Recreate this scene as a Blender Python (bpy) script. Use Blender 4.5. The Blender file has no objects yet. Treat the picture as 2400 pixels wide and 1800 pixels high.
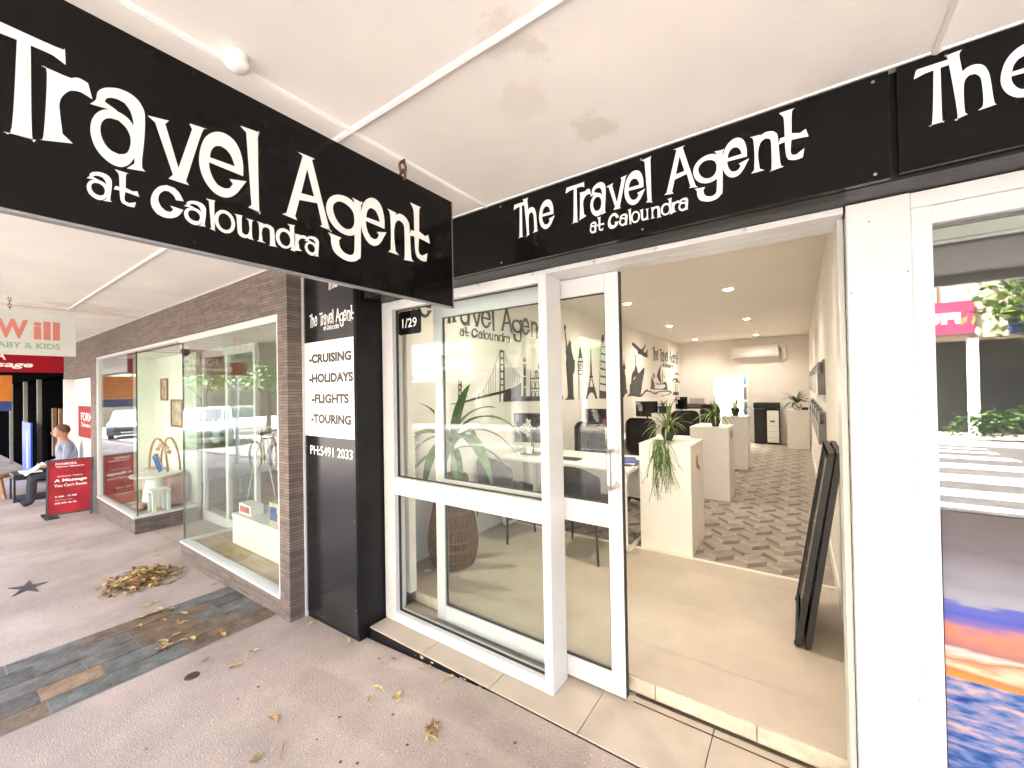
import bpy, math, random
from mathutils import Vector, Matrix
from mathutils.geometry import tessellate_polygon
R = math.radians
S = bpy.context.scene
COL = S.collection
random.seed(7)
# ---------------------------------------------------------------- camera
cd = bpy.data.cameras.new('camera'); cam = bpy.data.objects.new('camera', cd); COL.objects.link(cam)
cd.sensor_fit = 'HORIZONTAL'; cd.sensor_width = 36.0; cd.lens = 960.5/2400*36
cd.clip_start = 0.02; cd.clip_end = 2000
cam.matrix_world = Matrix.Translation((0, 0, 1.55)) @ (Matrix.Rotation(R(35.03), 4, 'Z') @ Matrix.Rotation(R(90.59), 4, 'X') @ Matrix.Rotation(R(-1.0), 4, 'Z'))
S.camera = cam
# ---------------------------------------------------------------- world, sun, exposure
W = bpy.data.worlds.new('World'); S.world = W; W.use_nodes = True
wn = W.node_tree.nodes; bg = wn['Background']
sky = wn.new('ShaderNodeTexSky'); sky.sky_type = 'NISHITA'; sky.sun_disc = False
SUN_EL, SUN_AZ = R(58), R(-46)
sky.sun_elevation = SUN_EL; sky.sun_rotation = SUN_AZ; sky.air_density = 0.7; sky.dust_density = 5.0; sky.ozone_density = 0.6
W.node_tree.links.new(sky.outputs[0], bg.inputs[0]); bg.inputs[1].default_value = 0.15
sl = bpy.data.lights.new('sun', 'SUN'); sl.energy = 5.0; sl.angle = R(0.5); sl.color = (1, .965, .91)
so = bpy.data.objects.new('sun', sl); COL.objects.link(so)
sd = Vector((math.sin(SUN_AZ)*math.cos(SUN_EL), math.cos(SUN_AZ)*math.cos(SUN_EL), math.sin(SUN_EL)))
so.rotation_euler = sd.to_track_quat('Z', 'Y').to_euler()
S.view_settings.view_transform = 'Standard'; S.view_settings.look = 'None'
S.view_settings.exposure = 4.33; S.view_settings.gamma = 1.0
S.cycles.use_denoising = True
S.cycles.max_bounces = 14; S.cycles.diffuse_bounces = 6; S.cycles.transparent_max_bounces = 24
S.cycles.glossy_bounces = 6; S.cycles.sample_clamp_indirect = 12; S.cycles.caustics_reflective = False
# ---------------------------------------------------------------- materials
MC = {}
def pm(name, col, rough=.6, var=.08, sc=6.0, bump=0.0, bsc=60.0, metal=0.0, spec=.5, speck=None, rvar=.08, coat=0.0, stretch=(1,1,1)):
    """painted / stone / fabric surface: colour drifts at two scales, roughness drifts, fine bump"""
    if name in MC: return MC[name]
    m = bpy.data.materials.new(name); m.use_nodes = True; N = m.node_tree.nodes; L = m.node_tree.links
    b = N['Principled BSDF']; b.inputs['Metallic'].default_value = metal; b.inputs['Specular IOR Level'].default_value = spec
    b.inputs['Coat Weight'].default_value = coat; b.inputs['Coat Roughness'].default_value = .03
    tc = N.new('ShaderNodeNewGeometry'); mp = N.new('ShaderNodeMapping'); mp.inputs['Scale'].default_value = stretch
    L.new(tc.outputs['Position'], mp.inputs[0])
    n1 = N.new('ShaderNodeTexNoise'); n1.inputs['Scale'].default_value = sc; n1.inputs['Detail'].default_value = 8; n1.inputs['Roughness'].default_value = .62
    L.new(mp.outputs[0], n1.inputs[0])
    r1 = N.new('ShaderNodeValToRGB')
    d = tuple(max(0, c*(1-var*1.6)) for c in col); u = tuple(min(1, c*(1+var)) for c in col)
    r1.color_ramp.elements[0].position = .3; r1.color_ramp.elements[0].color = (*d, 1)
    r1.color_ramp.elements[1].position = .7; r1.color_ramp.elements[1].color = (*u, 1)
    L.new(n1.outputs[0], r1.inputs[0]); src = r1.outputs[0]
    if speck:                                    # [(scale, threshold, colour)]
        for s_, th, c_ in speck:
            v = N.new('ShaderNodeTexVoronoi'); v.inputs['Scale'].default_value = s_; L.new(tc.outputs['Position'], v.inputs[0])
            wn_ = N.new('ShaderNodeMath'); wn_.operation = 'LESS_THAN'; wn_.inputs[1].default_value = th; L.new(v.outputs['Distance'], wn_.inputs[0])
            mx = N.new('ShaderNodeMix'); mx.data_type = 'RGBA'; L.new(wn_.outputs[0], mx.inputs[0]); L.new(src, mx.inputs[6]); mx.inputs[7].default_value = (*c_, 1); src = mx.outputs[2]
    L.new(src, b.inputs['Base Color'])
    rr = N.new('ShaderNodeMapRange'); rr.inputs['To Min'].default_value = max(.02, rough-rvar); rr.inputs['To Max'].default_value = min(1, rough+rvar)
    n3 = N.new('ShaderNodeTexNoise'); n3.inputs['Scale'].default_value = sc*2.3; n3.inputs['Detail'].default_value = 4; L.new(mp.outputs[0], n3.inputs[0])
    L.new(n3.outputs[0], rr.inputs[0]); L.new(rr.outputs[0], b.inputs['Roughness'])
    if bump:
        n2 = N.new('ShaderNodeTexNoise'); n2.inputs['Scale'].default_value = bsc; n2.inputs['Detail'].default_value = 5; L.new(mp.outputs[0], n2.inputs[0])
        bp = N.new('ShaderNodeBump'); bp.inputs['Strength'].default_value = bump; bp.inputs['Distance'].default_value = .01
        L.new(n2.outputs[0], bp.inputs['Height']); L.new(bp.outputs[0], b.inputs['Normal'])
    MC[name] = m; return m
def em(name, col, s):
    if name in MC: return MC[name]
    m = bpy.data.materials.new(name); m.use_nodes = True; N = m.node_tree.nodes; N.clear()
    e = N.new('ShaderNodeEmission'); e.inputs[0].default_value = (*col, 1); e.inputs[1].default_value = s
    o = N.new('ShaderNodeOutputMaterial'); m.node_tree.links.new(e.outputs[0], o.inputs[0]); MC[name] = m; return m
def glass(name, tint=(.95, .98, .965), base=.05, gain=.95):
    m = bpy.data.materials.new(name); m.use_nodes = True; N = m.node_tree.nodes; L = m.node_tree.links; N.clear()
    g = N.new('ShaderNodeNewGeometry'); dt = N.new('ShaderNodeVectorMath'); dt.operation = 'DOT_PRODUCT'
    L.new(g.outputs['Normal'], dt.inputs[0]); L.new(g.outputs['Incoming'], dt.inputs[1])
    a = N.new('ShaderNodeMath'); a.operation = 'ABSOLUTE'; L.new(dt.outputs['Value'], a.inputs[0])
    s = N.new('ShaderNodeMath'); s.operation = 'SUBTRACT'; s.inputs[0].default_value = 1; L.new(a.outputs[0], s.inputs[1])
    p = N.new('ShaderNodeMath'); p.operation = 'POWER'; p.inputs[1].default_value = 4.2; L.new(s.outputs[0], p.inputs[0])
    q = N.new('ShaderNodeMath'); q.operation = 'MULTIPLY_ADD'; q.inputs[1].default_value = gain; q.inputs[2].default_value = base; q.use_clamp = True; L.new(p.outputs[0], q.inputs[0])
    t = N.new('ShaderNodeBsdfTransparent'); t.inputs[0].default_value = (*tint, 1)
    gl = N.new('ShaderNodeBsdfGlossy'); gl.inputs['Roughness'].default_value = 0.0
    mx = N.new('ShaderNodeMixShader'); L.new(q.outputs[0], mx.inputs[0]); L.new(t.outputs[0], mx.inputs[1]); L.new(gl.outputs[0], mx.inputs[2])
    o = N.new('ShaderNodeOutputMaterial'); L.new(mx.outputs[0], o.inputs[0]); MC[name] = m; return m
GLASS = glass('window_glass', (.96, .988, .978), .024, .85)
GLASS2 = glass('shop_glass', (.945, .985, .962), .034, .8)
GLASS3 = glass('dark_window_glass', (.93, .95, .94), .10, .85)

WHITE = pm('white_paint', (.78, .765, .74), .35, .03, 3, .05, 90)
ALU = pm('white_powder_coat', (.63, .63, .625), .32, .025, 4, .02, 220, speck=[(11, .03, (.55, .53, .50)), (26, .035, (.60, .585, .56))])
CEIL = pm('awning_lining', (.83, .78, .70), .75, .05, 1.6, .06, 40)
PLASTER = pm('plaster', (.80, .755, .70), .7, .025, 2, .05, 120)
ICEIL = pm('interior_ceiling', (.82, .77, .70), .85, .02, 1.5, .03, 90)
BLACK = pm('black_gloss_panel', (.006, .0055, .005), .13, .15, 3, .012, 18, rvar=.03, spec=.16)
BLACKP = pm('black_paint', (.008, .008, .009), .38, .3, 8, .1, 60, spec=.25)
SIGNW = pm('sign_vinyl_white', (.82, .82, .80), .4, .03, 5)
PILB = pm('gloss_pillar_black', (.012, .012, .014), .17, .3, 2, .03, 5, rvar=.06, spec=.55)
INK = pm('wall_decal_ink', (.03, .028, .027), .6, .1, 20)
LINE = pm('dark_gasket', (.02, .02, .02), .6, .1)
TILE = pm('beige_floor_tile', (.47, .40, .315), .42, .10, 2.4, .08, 30)
TILE2 = pm('cut_stone_tile', (.60, .52, .40), .55, .16, 14, .2, 40)
STEEL = pm('brushed_steel', (.50, .49, .48), .32, .05, 30, metal=1.0, stretch=(1, 1, 12))
GREYP = pm('grey_plastic', (.10, .10, .105), .5, .1)
BLKPL = pm('black_plastic', (.014, .013, .013), .42, .2, 10, .05, 200)
MESHF = pm('black_mesh_fabric', (.018, .016, .015), .85, .3, 60, .4, 400)
LAM = pm('white_laminate', (.80, .78, .74), .4, .02, 3, .02, 200)
SCREEN = pm('monitor_glass', (.006, .006, .007), .09, .1)
LEAFG = pm('green_leaf', (.075, .15, .028), .42, .35, 14, .1, 40)
LEAFD = pm('dark_green_leaf', (.035, .085, .02), .4, .35, 14, .1, 40)
LEAFL = pm('pale_green_leaf', (.22, .30, .07), .45, .3, 20, .1, 40)
WICK = pm('woven_cane', (.21, .105, .055), .6, .3, 30, .4, 120)
WOODF = pm('oak_floorboards', (.46, .33, .20), .45, .2, 4, .08, 60, stretch=(.5, 6, 1))
WOOD = pm('honey_timber', (.44, .23, .09), .5, .25, 6, .1, 60, stretch=(1, 1, 5))
RED = pm('red_sign_face', (.30, .008, .018), .6, .06, 4, spec=.12)
RED2 = pm('red_board_print', (.34, .016, .022), .5, .25, 5, spec=.15)
PINKTXT = pm('salmon_lettering', (.62, .20, .17), .5, .05)
GRNTXT = pm('sage_lettering', (.30, .42, .26), .5, .05)
PALE = pm('pale_sign_face', (.60, .62, .57), .5, .05, 4)
DRYL = pm('dry_leaf', (.56, .36, .15), .6, .45, 30, .3, 120)
DRYB = pm('brown_dry_leaf', (.36, .19, .08), .65, .45, 30, .3, 120)
DRYY = pm('yellow_straw_leaf', (.60, .49, .20), .55, .4, 30, .3, 120)
RUST = pm('rusty_iron', (.13, .055, .03), .7, .5, 60, .5, 200)
BLUE = pm('blue_banner', (.02, .10, .62), .45, .15, 3)
ORANGE = pm('orange_sign_face', (.62, .20, .02), .5, .1, 4)
NAVY = pm('navy_sign_face', (.03, .06, .30), .5, .1, 4)
SKIN = pm('skin', (.42, .24, .16), .5, .06, 12)

def concrete():
    m = pm('exposed_aggregate_concrete', (.435, .368, .318), .8, .16, 1.3, .45, 130,
           speck=[(70, .16, (.62, .56, .52)), (38, .085, (.12, .10, .10)), (110, .17, (.27, .22, .21)), (24, .075, (.70, .66, .62))])
    # broad worn patches
    N = m.node_tree.nodes; L = m.node_tree.links; b = N['Principled BSDF']; src = b.inputs['Base Color'].links[0].from_socket
    g = N.new('ShaderNodeNewGeometry'); n = N.new('ShaderNodeTexNoise'); n.inputs['Scale'].default_value = .55; n.inputs['Detail'].default_value = 6; n.inputs['Roughness'].default_value = .7
    L.new(g.outputs['Position'], n.inputs[0]); r = N.new('ShaderNodeValToRGB'); r.color_ramp.elements[0].position = .35; r.color_ramp.elements[0].color = (.76, .74, .73, 1)
    r.color_ramp.elements[1].position = .66; r.color_ramp.elements[1].color = (1.1, 1.08, 1.08, 1); L.new(n.outputs[0], r.inputs[0])
    x = N.new('ShaderNodeMix'); x.data_type = 'RGBA'; x.blend_type = 'MULTIPLY'; x.inputs[0].default_value = 1; L.new(src, x.inputs[6]); L.new(r.outputs[0], x.inputs[7]); L.new(x.outputs[2], b.inputs['Base Color'])
    return m
CONC = concrete()
ASPH = pm('asphalt', (.098, .090, .082), .9, .25, 3, .5, 150, speck=[(90, .12, (.10, .10, .10))])
ROADW = pm('road_marking_paint', (.72, .71, .68), .7, .12, 9, .3, 120)

def cladding():
    """split-face stone strips: thin courses of random length, each its own tone"""
    m = bpy.data.materials.new('split_stone_cladding'); m.use_nodes = True; N = m.node_tree.nodes; L = m.node_tree.links; b = N['Principled BSDF']
    g = N.new('ShaderNodeNewGeometry'); sp = N.new('ShaderNodeSeparateXYZ'); L.new(g.outputs['Position'], sp.inputs[0])
    ad = N.new('ShaderNodeMath'); ad.operation = 'ADD'; L.new(sp.outputs[0], ad.inputs[0]); L.new(sp.outputs[1], ad.inputs[1])
    cb = N.new('ShaderNodeCombineXYZ'); L.new(ad.outputs[0], cb.inputs[0]); L.new(sp.outputs[2], cb.inputs[1])
    br = N.new('ShaderNodeTexBrick'); L.new(cb.outputs[0], br.inputs[0]); br.inputs['Scale'].default_value = 1
    br.inputs['Brick Width'].default_value = .19; br.inputs['Row Height'].default_value = .021; br.inputs['Mortar Size'].default_value = .0022; br.inputs['Bias'].default_value = -.1
    br.offset = .37; br.squash = 1.4; br.squash_frequency = 3
    br.inputs['Color1'].default_value = (.20, .165, .14, 1); br.inputs['Color2'].default_value = (.12, .097, .082, 1); br.inputs['Mortar'].default_value = (.07, .056, .048, 1)
    n = N.new('ShaderNodeTexNoise'); n.inputs['Scale'].default_value = 14; n.inputs['Detail'].default_value = 8; L.new(g.outputs['Position'], n.inputs[0])
    r = N.new('ShaderNodeValToRGB'); r.color_ramp.elements[0].color = (.62, .60, .60, 1); r.color_ramp.elements[1].color = (1.35, 1.3, 1.3, 1); L.new(n.outputs[0], r.inputs[0])
    x = N.new('ShaderNodeMix'); x.data_type = 'RGBA'; x.blend_type = 'MULTIPLY'; x.inputs[0].default_value = 1; L.new(br.outputs[0], x.inputs[6]); L.new(r.outputs[0], x.inputs[7]); L.new(x.outputs[2], b.inputs['Base Color'])
    b.inputs['Roughness'].default_value = .75
    mm = N.new('ShaderNodeMath'); mm.operation = 'MULTIPLY_ADD'; L.new(br.outputs['Color'], mm.inputs[0]); mm.inputs[1].default_value = 3; L.new(n.outputs[0], mm.inputs[2])
    bp = N.new('ShaderNodeBump'); bp.inputs['Strength'].default_value = .7; bp.inputs['Distance'].default_value = .012; L.new(mm.outputs[0], bp.inputs['Height']); L.new(bp.outputs[0], b.inputs['Normal'])
    MC['clad'] = m; return m
CLAD = cladding()

def sunset():
    m = bpy.data.materials.new('sunset_print'); m.use_nodes = True; N = m.node_tree.nodes; L = m.node_tree.links; b = N['Principled BSDF']; b.inputs['Roughness'].default_value = .4
    g = N.new('ShaderNodeNewGeometry'); sp = N.new('ShaderNodeSeparateXYZ'); L.new(g.outputs['Position'], sp.inputs[0])
    mp = N.new('ShaderNodeMapping'); mp.inputs['Scale'].default_value = (2.2, 1, 9); L.new(g.outputs['Position'], mp.inputs[0])
    n = N.new('ShaderNodeTexNoise'); n.inputs['Scale'].default_value = 1.6; n.inputs['Detail'].default_value = 7; L.new(mp.outputs[0], n.inputs[0])
    dz = N.new('ShaderNodeMath'); dz.operation = 'MULTIPLY_ADD'; L.new(n.outputs[0], dz.inputs[0]); dz.inputs[1].default_value = .16; L.new(sp.outputs[2], dz.inputs[2])
    mr = N.new('ShaderNodeMapRange'); L.new(dz.outputs[0], mr.inputs[0]); mr.inputs['From Min'].default_value = .70; mr.inputs['From Max'].default_value = 1.24
    r = N.new('ShaderNodeValToRGB'); e = r.color_ramp; e.elements[0].position = 0; e.elements[0].color = (.95, .42, .10, 1); e.elements[1].position = 1; e.elements[1].color = (.17, .15, .145, 1)
    for p_, c_ in ((.07, (.90, .30, .12)), (.13, (1, .86, .62)), (.165, (.80, .30, .16)), (.20, (1, .95, .85)), (.235, (.55, .25, .28)), (.30, (.85, .36, .22)), (.345, (.30, .22, .62)), (.40, (.12, .16, .72)), (.455, (.16, .20, .70)), (.475, (.47, .49, .60)), (.6, (.36, .36, .43)), (.78, (.22, .20, .23))):
        k = e.elements.new(p_); k.color = (*c_, 1)
    L.new(mr.outputs[0], r.inputs[0])
    mp2 = N.new('ShaderNodeMapping'); mp2.inputs['Scale'].default_value = (11, 1, 42); L.new(g.outputs['Position'], mp2.inputs[0])
    n2 = N.new('ShaderNodeTexNoise'); n2.inputs['Scale'].default_value = 1.5; n2.inputs['Detail'].default_value = 6; L.new(mp2.outputs[0], n2.inputs[0])
    r2 = N.new('ShaderNodeValToRGB'); f = r2.color_ramp; f.elements[0].position = .30; f.elements[0].color = (.03, .06, .24, 1); f.elements[1].position = .72; f.elements[1].color = (.86, .62, .60, 1)
    for p_, c_ in ((.43, (.07, .19, .55)), (.53, (.25, .33, .66)), (.62, (.45, .42, .66))):
        k = f.elements.new(p_); k.color = (*c_, 1)
    dd = N.new('ShaderNodeMath'); dd.operation = 'MULTIPLY_ADD'; L.new(sp.outputs[2], dd.inputs[0]); dd.inputs[1].default_value = .32; L.new(n2.outputs[0], dd.inputs[2])
    ds = N.new('ShaderNodeMath'); ds.operation = 'SUBTRACT'; L.new(dd.outputs[0], ds.inputs[0]); ds.inputs[1].default_value = .13
    L.new(ds.outputs[0], r2.inputs[0])
    gt = N.new('ShaderNodeMath'); gt.operation = 'GREATER_THAN'; L.new(sp.outputs[2], gt.inputs[0]); gt.inputs[1].default_value = .633
    x = N.new('ShaderNodeMix'); x.data_type = 'RGBA'; L.new(gt.outputs[0], x.inputs[0]); L.new(r2.outputs[0], x.inputs[6]); L.new(r.outputs[0], x.inputs[7]); k_ = N.new('ShaderNodeMix'); k_.data_type = 'RGBA'; k_.blend_type = 'MULTIPLY'; k_.inputs[0].default_value = 1; L.new(x.outputs[2], k_.inputs[6]); k_.inputs[7].default_value = (.50, .49, .50, 1); L.new(k_.outputs[2], b.inputs['Base Color']); b.inputs['Specular IOR Level'].default_value = .2
    return m
SUNSET = sunset()
# ---------------------------------------------------------------- traced lettering and wall graphics
GLYPH={'r':[[(0.0035,0.1597),(0.0423,0.159),(0.0503,0.1637),(0.0575,0.1668),(0.0649,0.1659),(0.0715,0.1635),(0.078,0.1327),(0.068,0.1358),(0.0598,0.1376),(0.0517,0.1356),(0.0445,0.1314),(0.0374,0.1221),(0.0311,0.1086),(0.0283,0.0943),(0.0283,0.0806),(0.0324,0.0313),(0.0472,0.0179),(0.0,0.0028),(0.0059,0.0191),(0.0108,0.1475)],[]],'a':[[(0.0,0.12),(0.009,0.134),(0.0123,0.154),(0.0216,0.1675),(0.033,0.1755),(0.0456,0.1811),(0.0585,0.1824),(0.0716,0.18),(0.083,0.1713),(0.0917,0.1542),(0.0933,0.1318),(0.0918,0.0846),(0.0869,0.0205),(0.0933,0.0079),(0.0602,0.0013),(0.074,0.0187),(0.0727,0.1069),(0.0712,0.1252),(0.0666,0.1417),(0.0574,0.1542),(0.0446,0.1561),(0.0329,0.1526),(0.0258,0.1461),(0.0235,0.1374),(0.0444,0.1282),(0.0257,0.124)],[],[(0.0537,0.002),(0.041,-0.0009),(0.0286,0.0034),(0.0164,0.0137),(0.0071,0.0286),(0.0017,0.0474),(0.0002,0.0658),(0.0029,0.0862),(0.01,0.104),(0.0213,0.1179),(0.0363,0.1257),(0.0526,0.1252),(0.0665,0.1163),(0.0758,0.0971),(0.0785,0.0704),(0.0755,0.0409),(0.0668,0.0168)],[(0.0326,0.1051),(0.047,0.1073),(0.0598,0.0965),(0.0672,0.0775),(0.0661,0.0543),(0.0595,0.0361),(0.0466,0.0276),(0.0322,0.0308),(0.0218,0.0429),(0.0163,0.062),(0.0168,0.0816),(0.0229,0.0969)]],'v':[[(0.0,0.1468),(0.0408,0.1556),(0.0332,0.1436),(0.0592,0.0435),(0.089,0.1589),(0.0832,0.1708),(0.1218,0.1757),(0.1098,0.16),(0.0744,0.0173),(0.0811,0.009),(0.0389,0.0092),(0.0483,0.0227),(0.0139,0.1376)],[]],'e':[[(0.1039,0.0854),(0.1037,0.1197),(0.097,0.1516),(0.0845,0.1738),(0.0654,0.1839),(0.0451,0.1819),(0.0254,0.1679),(0.0109,0.1448),(0.0022,0.1113),(0.0,0.0795),(0.0054,0.051),(0.017,0.0276),(0.0338,0.0114),(0.0536,0.0068),(0.0715,0.0135),(0.0874,0.0301),(0.1009,0.0534),(0.1125,0.0738),(0.0699,0.0629),(0.0786,0.0529),(0.0692,0.0373),(0.0563,0.0317),(0.0414,0.0356),(0.0302,0.05),(0.0231,0.0699),(0.0214,0.089)],[(0.0234,0.1025),(0.0274,0.1232),(0.0373,0.1394),(0.0498,0.1453),(0.065,0.1408),(0.0767,0.1256),(0.0838,0.1038)]],'l':[[(0.0,0.226),(0.0502,0.2321),(0.0448,0.2151),(0.0461,0.0087),(0.0506,-0.0028),(0.018,0.0006),(0.0264,0.0109),(0.0146,0.2153)],[]],'A':[[(0.0514,0.2274),(0.1061,0.2301),(0.0952,0.2228),(0.1507,0.0242),(0.162,0.0115),(0.1207,0.0147),(0.1281,0.0206),(0.1125,0.0874),(0.0529,0.0766),(0.0389,0.0206),(0.0454,0.0093),(0.0,0.014),(0.0128,0.0217),(0.0659,0.2222)],[(0.0793,0.1871),(0.1019,0.1045),(0.0589,0.1002)]],'g':[[(0.0976,0.1535),(0.1399,0.1492),(0.1331,0.1382),(0.1291,-0.0354),(0.1222,-0.0563),(0.1027,-0.0718),(0.0734,-0.076),(0.0452,-0.0683),(0.0257,-0.0552),(0.0164,-0.0325),(0.0147,-0.0114),(0.0054,0.002),(0.0529,-0.002),(0.044,-0.0138),(0.0476,-0.0347),(0.0615,-0.0494),(0.0819,-0.0541),(0.0954,-0.0499),(0.1032,-0.0346),(0.1063,0.0269),(0.1079,0.13)],[],[(0.0383,0.1409),(0.0684,0.1475),(0.0974,0.1414),(0.1163,0.1215),(0.1231,0.0856),(0.1209,0.0542),(0.1084,0.0275),(0.0871,0.0155),(0.0584,0.0144),(0.0307,0.026),(0.0098,0.0482),(0.0,0.0771),(0.003,0.1032),(0.0166,0.1262)],[(0.0459,0.1217),(0.0681,0.1232),(0.0907,0.1144),(0.1031,0.0979),(0.1057,0.0722),(0.1003,0.0516),(0.0854,0.0375),(0.0648,0.0348),(0.0448,0.0451),(0.0293,0.0655),(0.0231,0.0887),(0.028,0.1068)]],'n':[[(0.0,0.1674),(0.0432,0.1645),(0.0363,0.1551),(0.059,0.1678),(0.0831,0.1653),(0.0992,0.1535),(0.1082,0.1282),(0.1149,0.0129),(0.1286,-0.0054),(0.0717,-0.0108),(0.0816,0.0023),(0.0821,0.1115),(0.0755,0.135),(0.0596,0.1418),(0.0442,0.1334),(0.0345,0.1135),(0.0297,0.0745),(0.0353,0.0135),(0.0523,0.002),(0.0011,0.0024),(0.0134,0.0139),(0.016,0.0787),(0.0123,0.1519)],[]],'t':[[(0.0054,0.2325),(0.0629,0.2323),(0.0526,0.2184),(0.0497,0.1285),(0.0815,0.1179),(0.1011,0.1283),(0.1102,0.0935),(0.081,0.0975),(0.0485,0.1006),(0.0447,0.0539),(0.049,0.0351),(0.0647,0.0302),(0.0946,0.0483),(0.0883,0.0114),(0.0614,0.0093),(0.037,0.0187),(0.0283,0.0407),(0.0243,0.1001),(0.0,0.0969),(0.0072,0.1212),(0.0247,0.1222),(0.0233,0.1928),(0.0191,0.2133)],[]],'T':[[(0,0.182),(0.006,0.208),(0.012,0.213),(0.108,0.213),(0.121,0.218),(0.122,0.184),(0.11,0.19),(0.1,0.193),(0.073,0.193),(0.074,0.01),(0.08,0),(0.037,-0.004),(0.048,0.012),(0.055,0.192),(0.03,0.19),(0.015,0.186)],[]],'h':[[(0.0,0.2279),(0.0427,0.2309),(0.0356,0.2155),(0.0417,0.1544),(0.0544,0.1632),(0.0714,0.1646),(0.0882,0.1541),(0.0988,0.1309),(0.1042,0.096),(0.1105,0.0204),(0.1157,0.0081),(0.0753,0.0041),(0.0869,0.0199),(0.0859,0.0836),(0.0818,0.1161),(0.0709,0.1331),(0.0567,0.1345),(0.0469,0.1211),(0.0433,0.0893),(0.0447,0.0141),(0.0511,0.0013),(0.0189,-0.007),(0.0281,0.0104),(0.0087,0.2134)],[]],'C':[[(0.1512,0.1544),(0.1309,0.2038),(0.106,0.2315),(0.0716,0.2344),(0.0379,0.2082),(0.0123,0.1588),(0.0,0.095),(0.0063,0.0447),(0.0274,0.0082),(0.0607,-0.0038),(0.0949,0.0059),(0.1251,0.0344),(0.1486,0.0876),(0.0886,0.0926),(0.1023,0.0721),(0.0884,0.0456),(0.0658,0.045),(0.044,0.0694),(0.0328,0.1103),(0.0395,0.1568),(0.0598,0.1897),(0.0812,0.1956),(0.1028,0.1776),(0.1156,0.1459)],[]],'o':[[(0.11,0.088),(0.1078,0.1134),(0.1013,0.1367),(0.091,0.156),(0.0778,0.1699),(0.0628,0.1771),(0.0472,0.1771),(0.0322,0.1699),(0.019,0.156),(0.0087,0.1367),(0.0022,0.1134),(0.0,0.088),(0.0022,0.0626),(0.0087,0.0393),(0.019,0.02),(0.0322,0.0061),(0.0472,-0.0011),(0.0628,-0.0011),(0.0778,0.0061),(0.091,0.02),(0.1013,0.0393),(0.1078,0.0626)],[(0.091,0.088),(0.0895,0.1066),(0.0853,0.1237),(0.0786,0.1379),(0.07,0.148),(0.0601,0.1533),(0.0499,0.1533),(0.04,0.148),(0.0314,0.1379),(0.0247,0.1237),(0.0205,0.1066),(0.019,0.088),(0.0205,0.0694),(0.0247,0.0523),(0.0314,0.0381),(0.04,0.028),(0.0499,0.0227),(0.0601,0.0227),(0.07,0.028),(0.0786,0.0381),(0.0853,0.0523),(0.0895,0.0694)]],'u':[[(0.1286,0.0006),(0.0854,0.0035),(0.0923,0.0129),(0.0696,0.0002),(0.0455,0.0027),(0.0294,0.0145),(0.0204,0.0398),(0.0137,0.1551),(0.0,0.1734),(0.0569,0.1788),(0.047,0.1657),(0.0465,0.0565),(0.0531,0.033),(0.069,0.0262),(0.0844,0.0346),(0.0941,0.0545),(0.0989,0.0935),(0.0933,0.1545),(0.0763,0.166),(0.1275,0.1656),(0.1152,0.1541),(0.1126,0.0893),(0.1163,0.0161)],[]],'d':[[(0.104,0.088),(0.1019,0.1128),(0.0957,0.1356),(0.0861,0.1545),(0.0736,0.168),(0.0594,0.1751),(0.0446,0.1751),(0.0304,0.168),(0.0179,0.1545),(0.0083,0.1356),(0.0021,0.1128),(0.0,0.088),(0.0021,0.0632),(0.0083,0.0404),(0.0179,0.0215),(0.0304,0.008),(0.0446,0.0009),(0.0594,0.0009),(0.0736,0.008),(0.0861,0.0215),(0.0957,0.0404),(0.1019,0.0632)],[(0.089,0.085),(0.0876,0.103),(0.0836,0.1196),(0.0773,0.1334),(0.0691,0.1432),(0.0598,0.1483),(0.0502,0.1483),(0.0409,0.1432),(0.0327,0.1334),(0.0264,0.1196),(0.0224,0.103),(0.021,0.085),(0.0224,0.067),(0.0264,0.0504),(0.0327,0.0366),(0.0409,0.0268),(0.0502,0.0217),(0.0598,0.0217),(0.0691,0.0268),(0.0773,0.0366),(0.0836,0.0504),(0.0876,0.067)],[(0.072,0.226),(0.1172,0.2321),(0.1123,0.2151),(0.1135,0.0087),(0.1175,-0.0028),(0.0882,0.0006),(0.0958,0.0109),(0.0851,0.2153)],[]]}
LOGO=[('T',-0.38,0,0.86,1),('h',-0.308,0,0.95,1),('e',-0.188,0,0.98,0.98),('T',0.0,0,1,1),('r',0.0844,0,1,1),('a',0.159,0,1,1),('v',0.2579,0,1,1),('e',0.3614,0,1,1),('l',0.4602,0,1,1),('A',0.5722,0,1,1),('g',0.7153,0,1,1),('e',0.8455,0,1,1),('n',0.9644,0,1,1),('t',1.0736,0,1,1),('a',0.1528,-0.09,0.432,0.345),('t',0.1965,-0.09,0.403,0.345),('C',0.2622,-0.09,0.43,0.345),('a',0.3279,-0.09,0.506,0.345),('l',0.3765,-0.09,0.401,0.345),('o',0.3947,-0.09,0.444,0.345),('u',0.4423,-0.09,0.389,0.345),('n',0.4995,-0.09,0.446,0.345),('d',0.5525,-0.09,0.487,0.345),('r',0.605,-0.09,0.553,0.345),('a',0.641,-0.09,0.499,0.345)]
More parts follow.
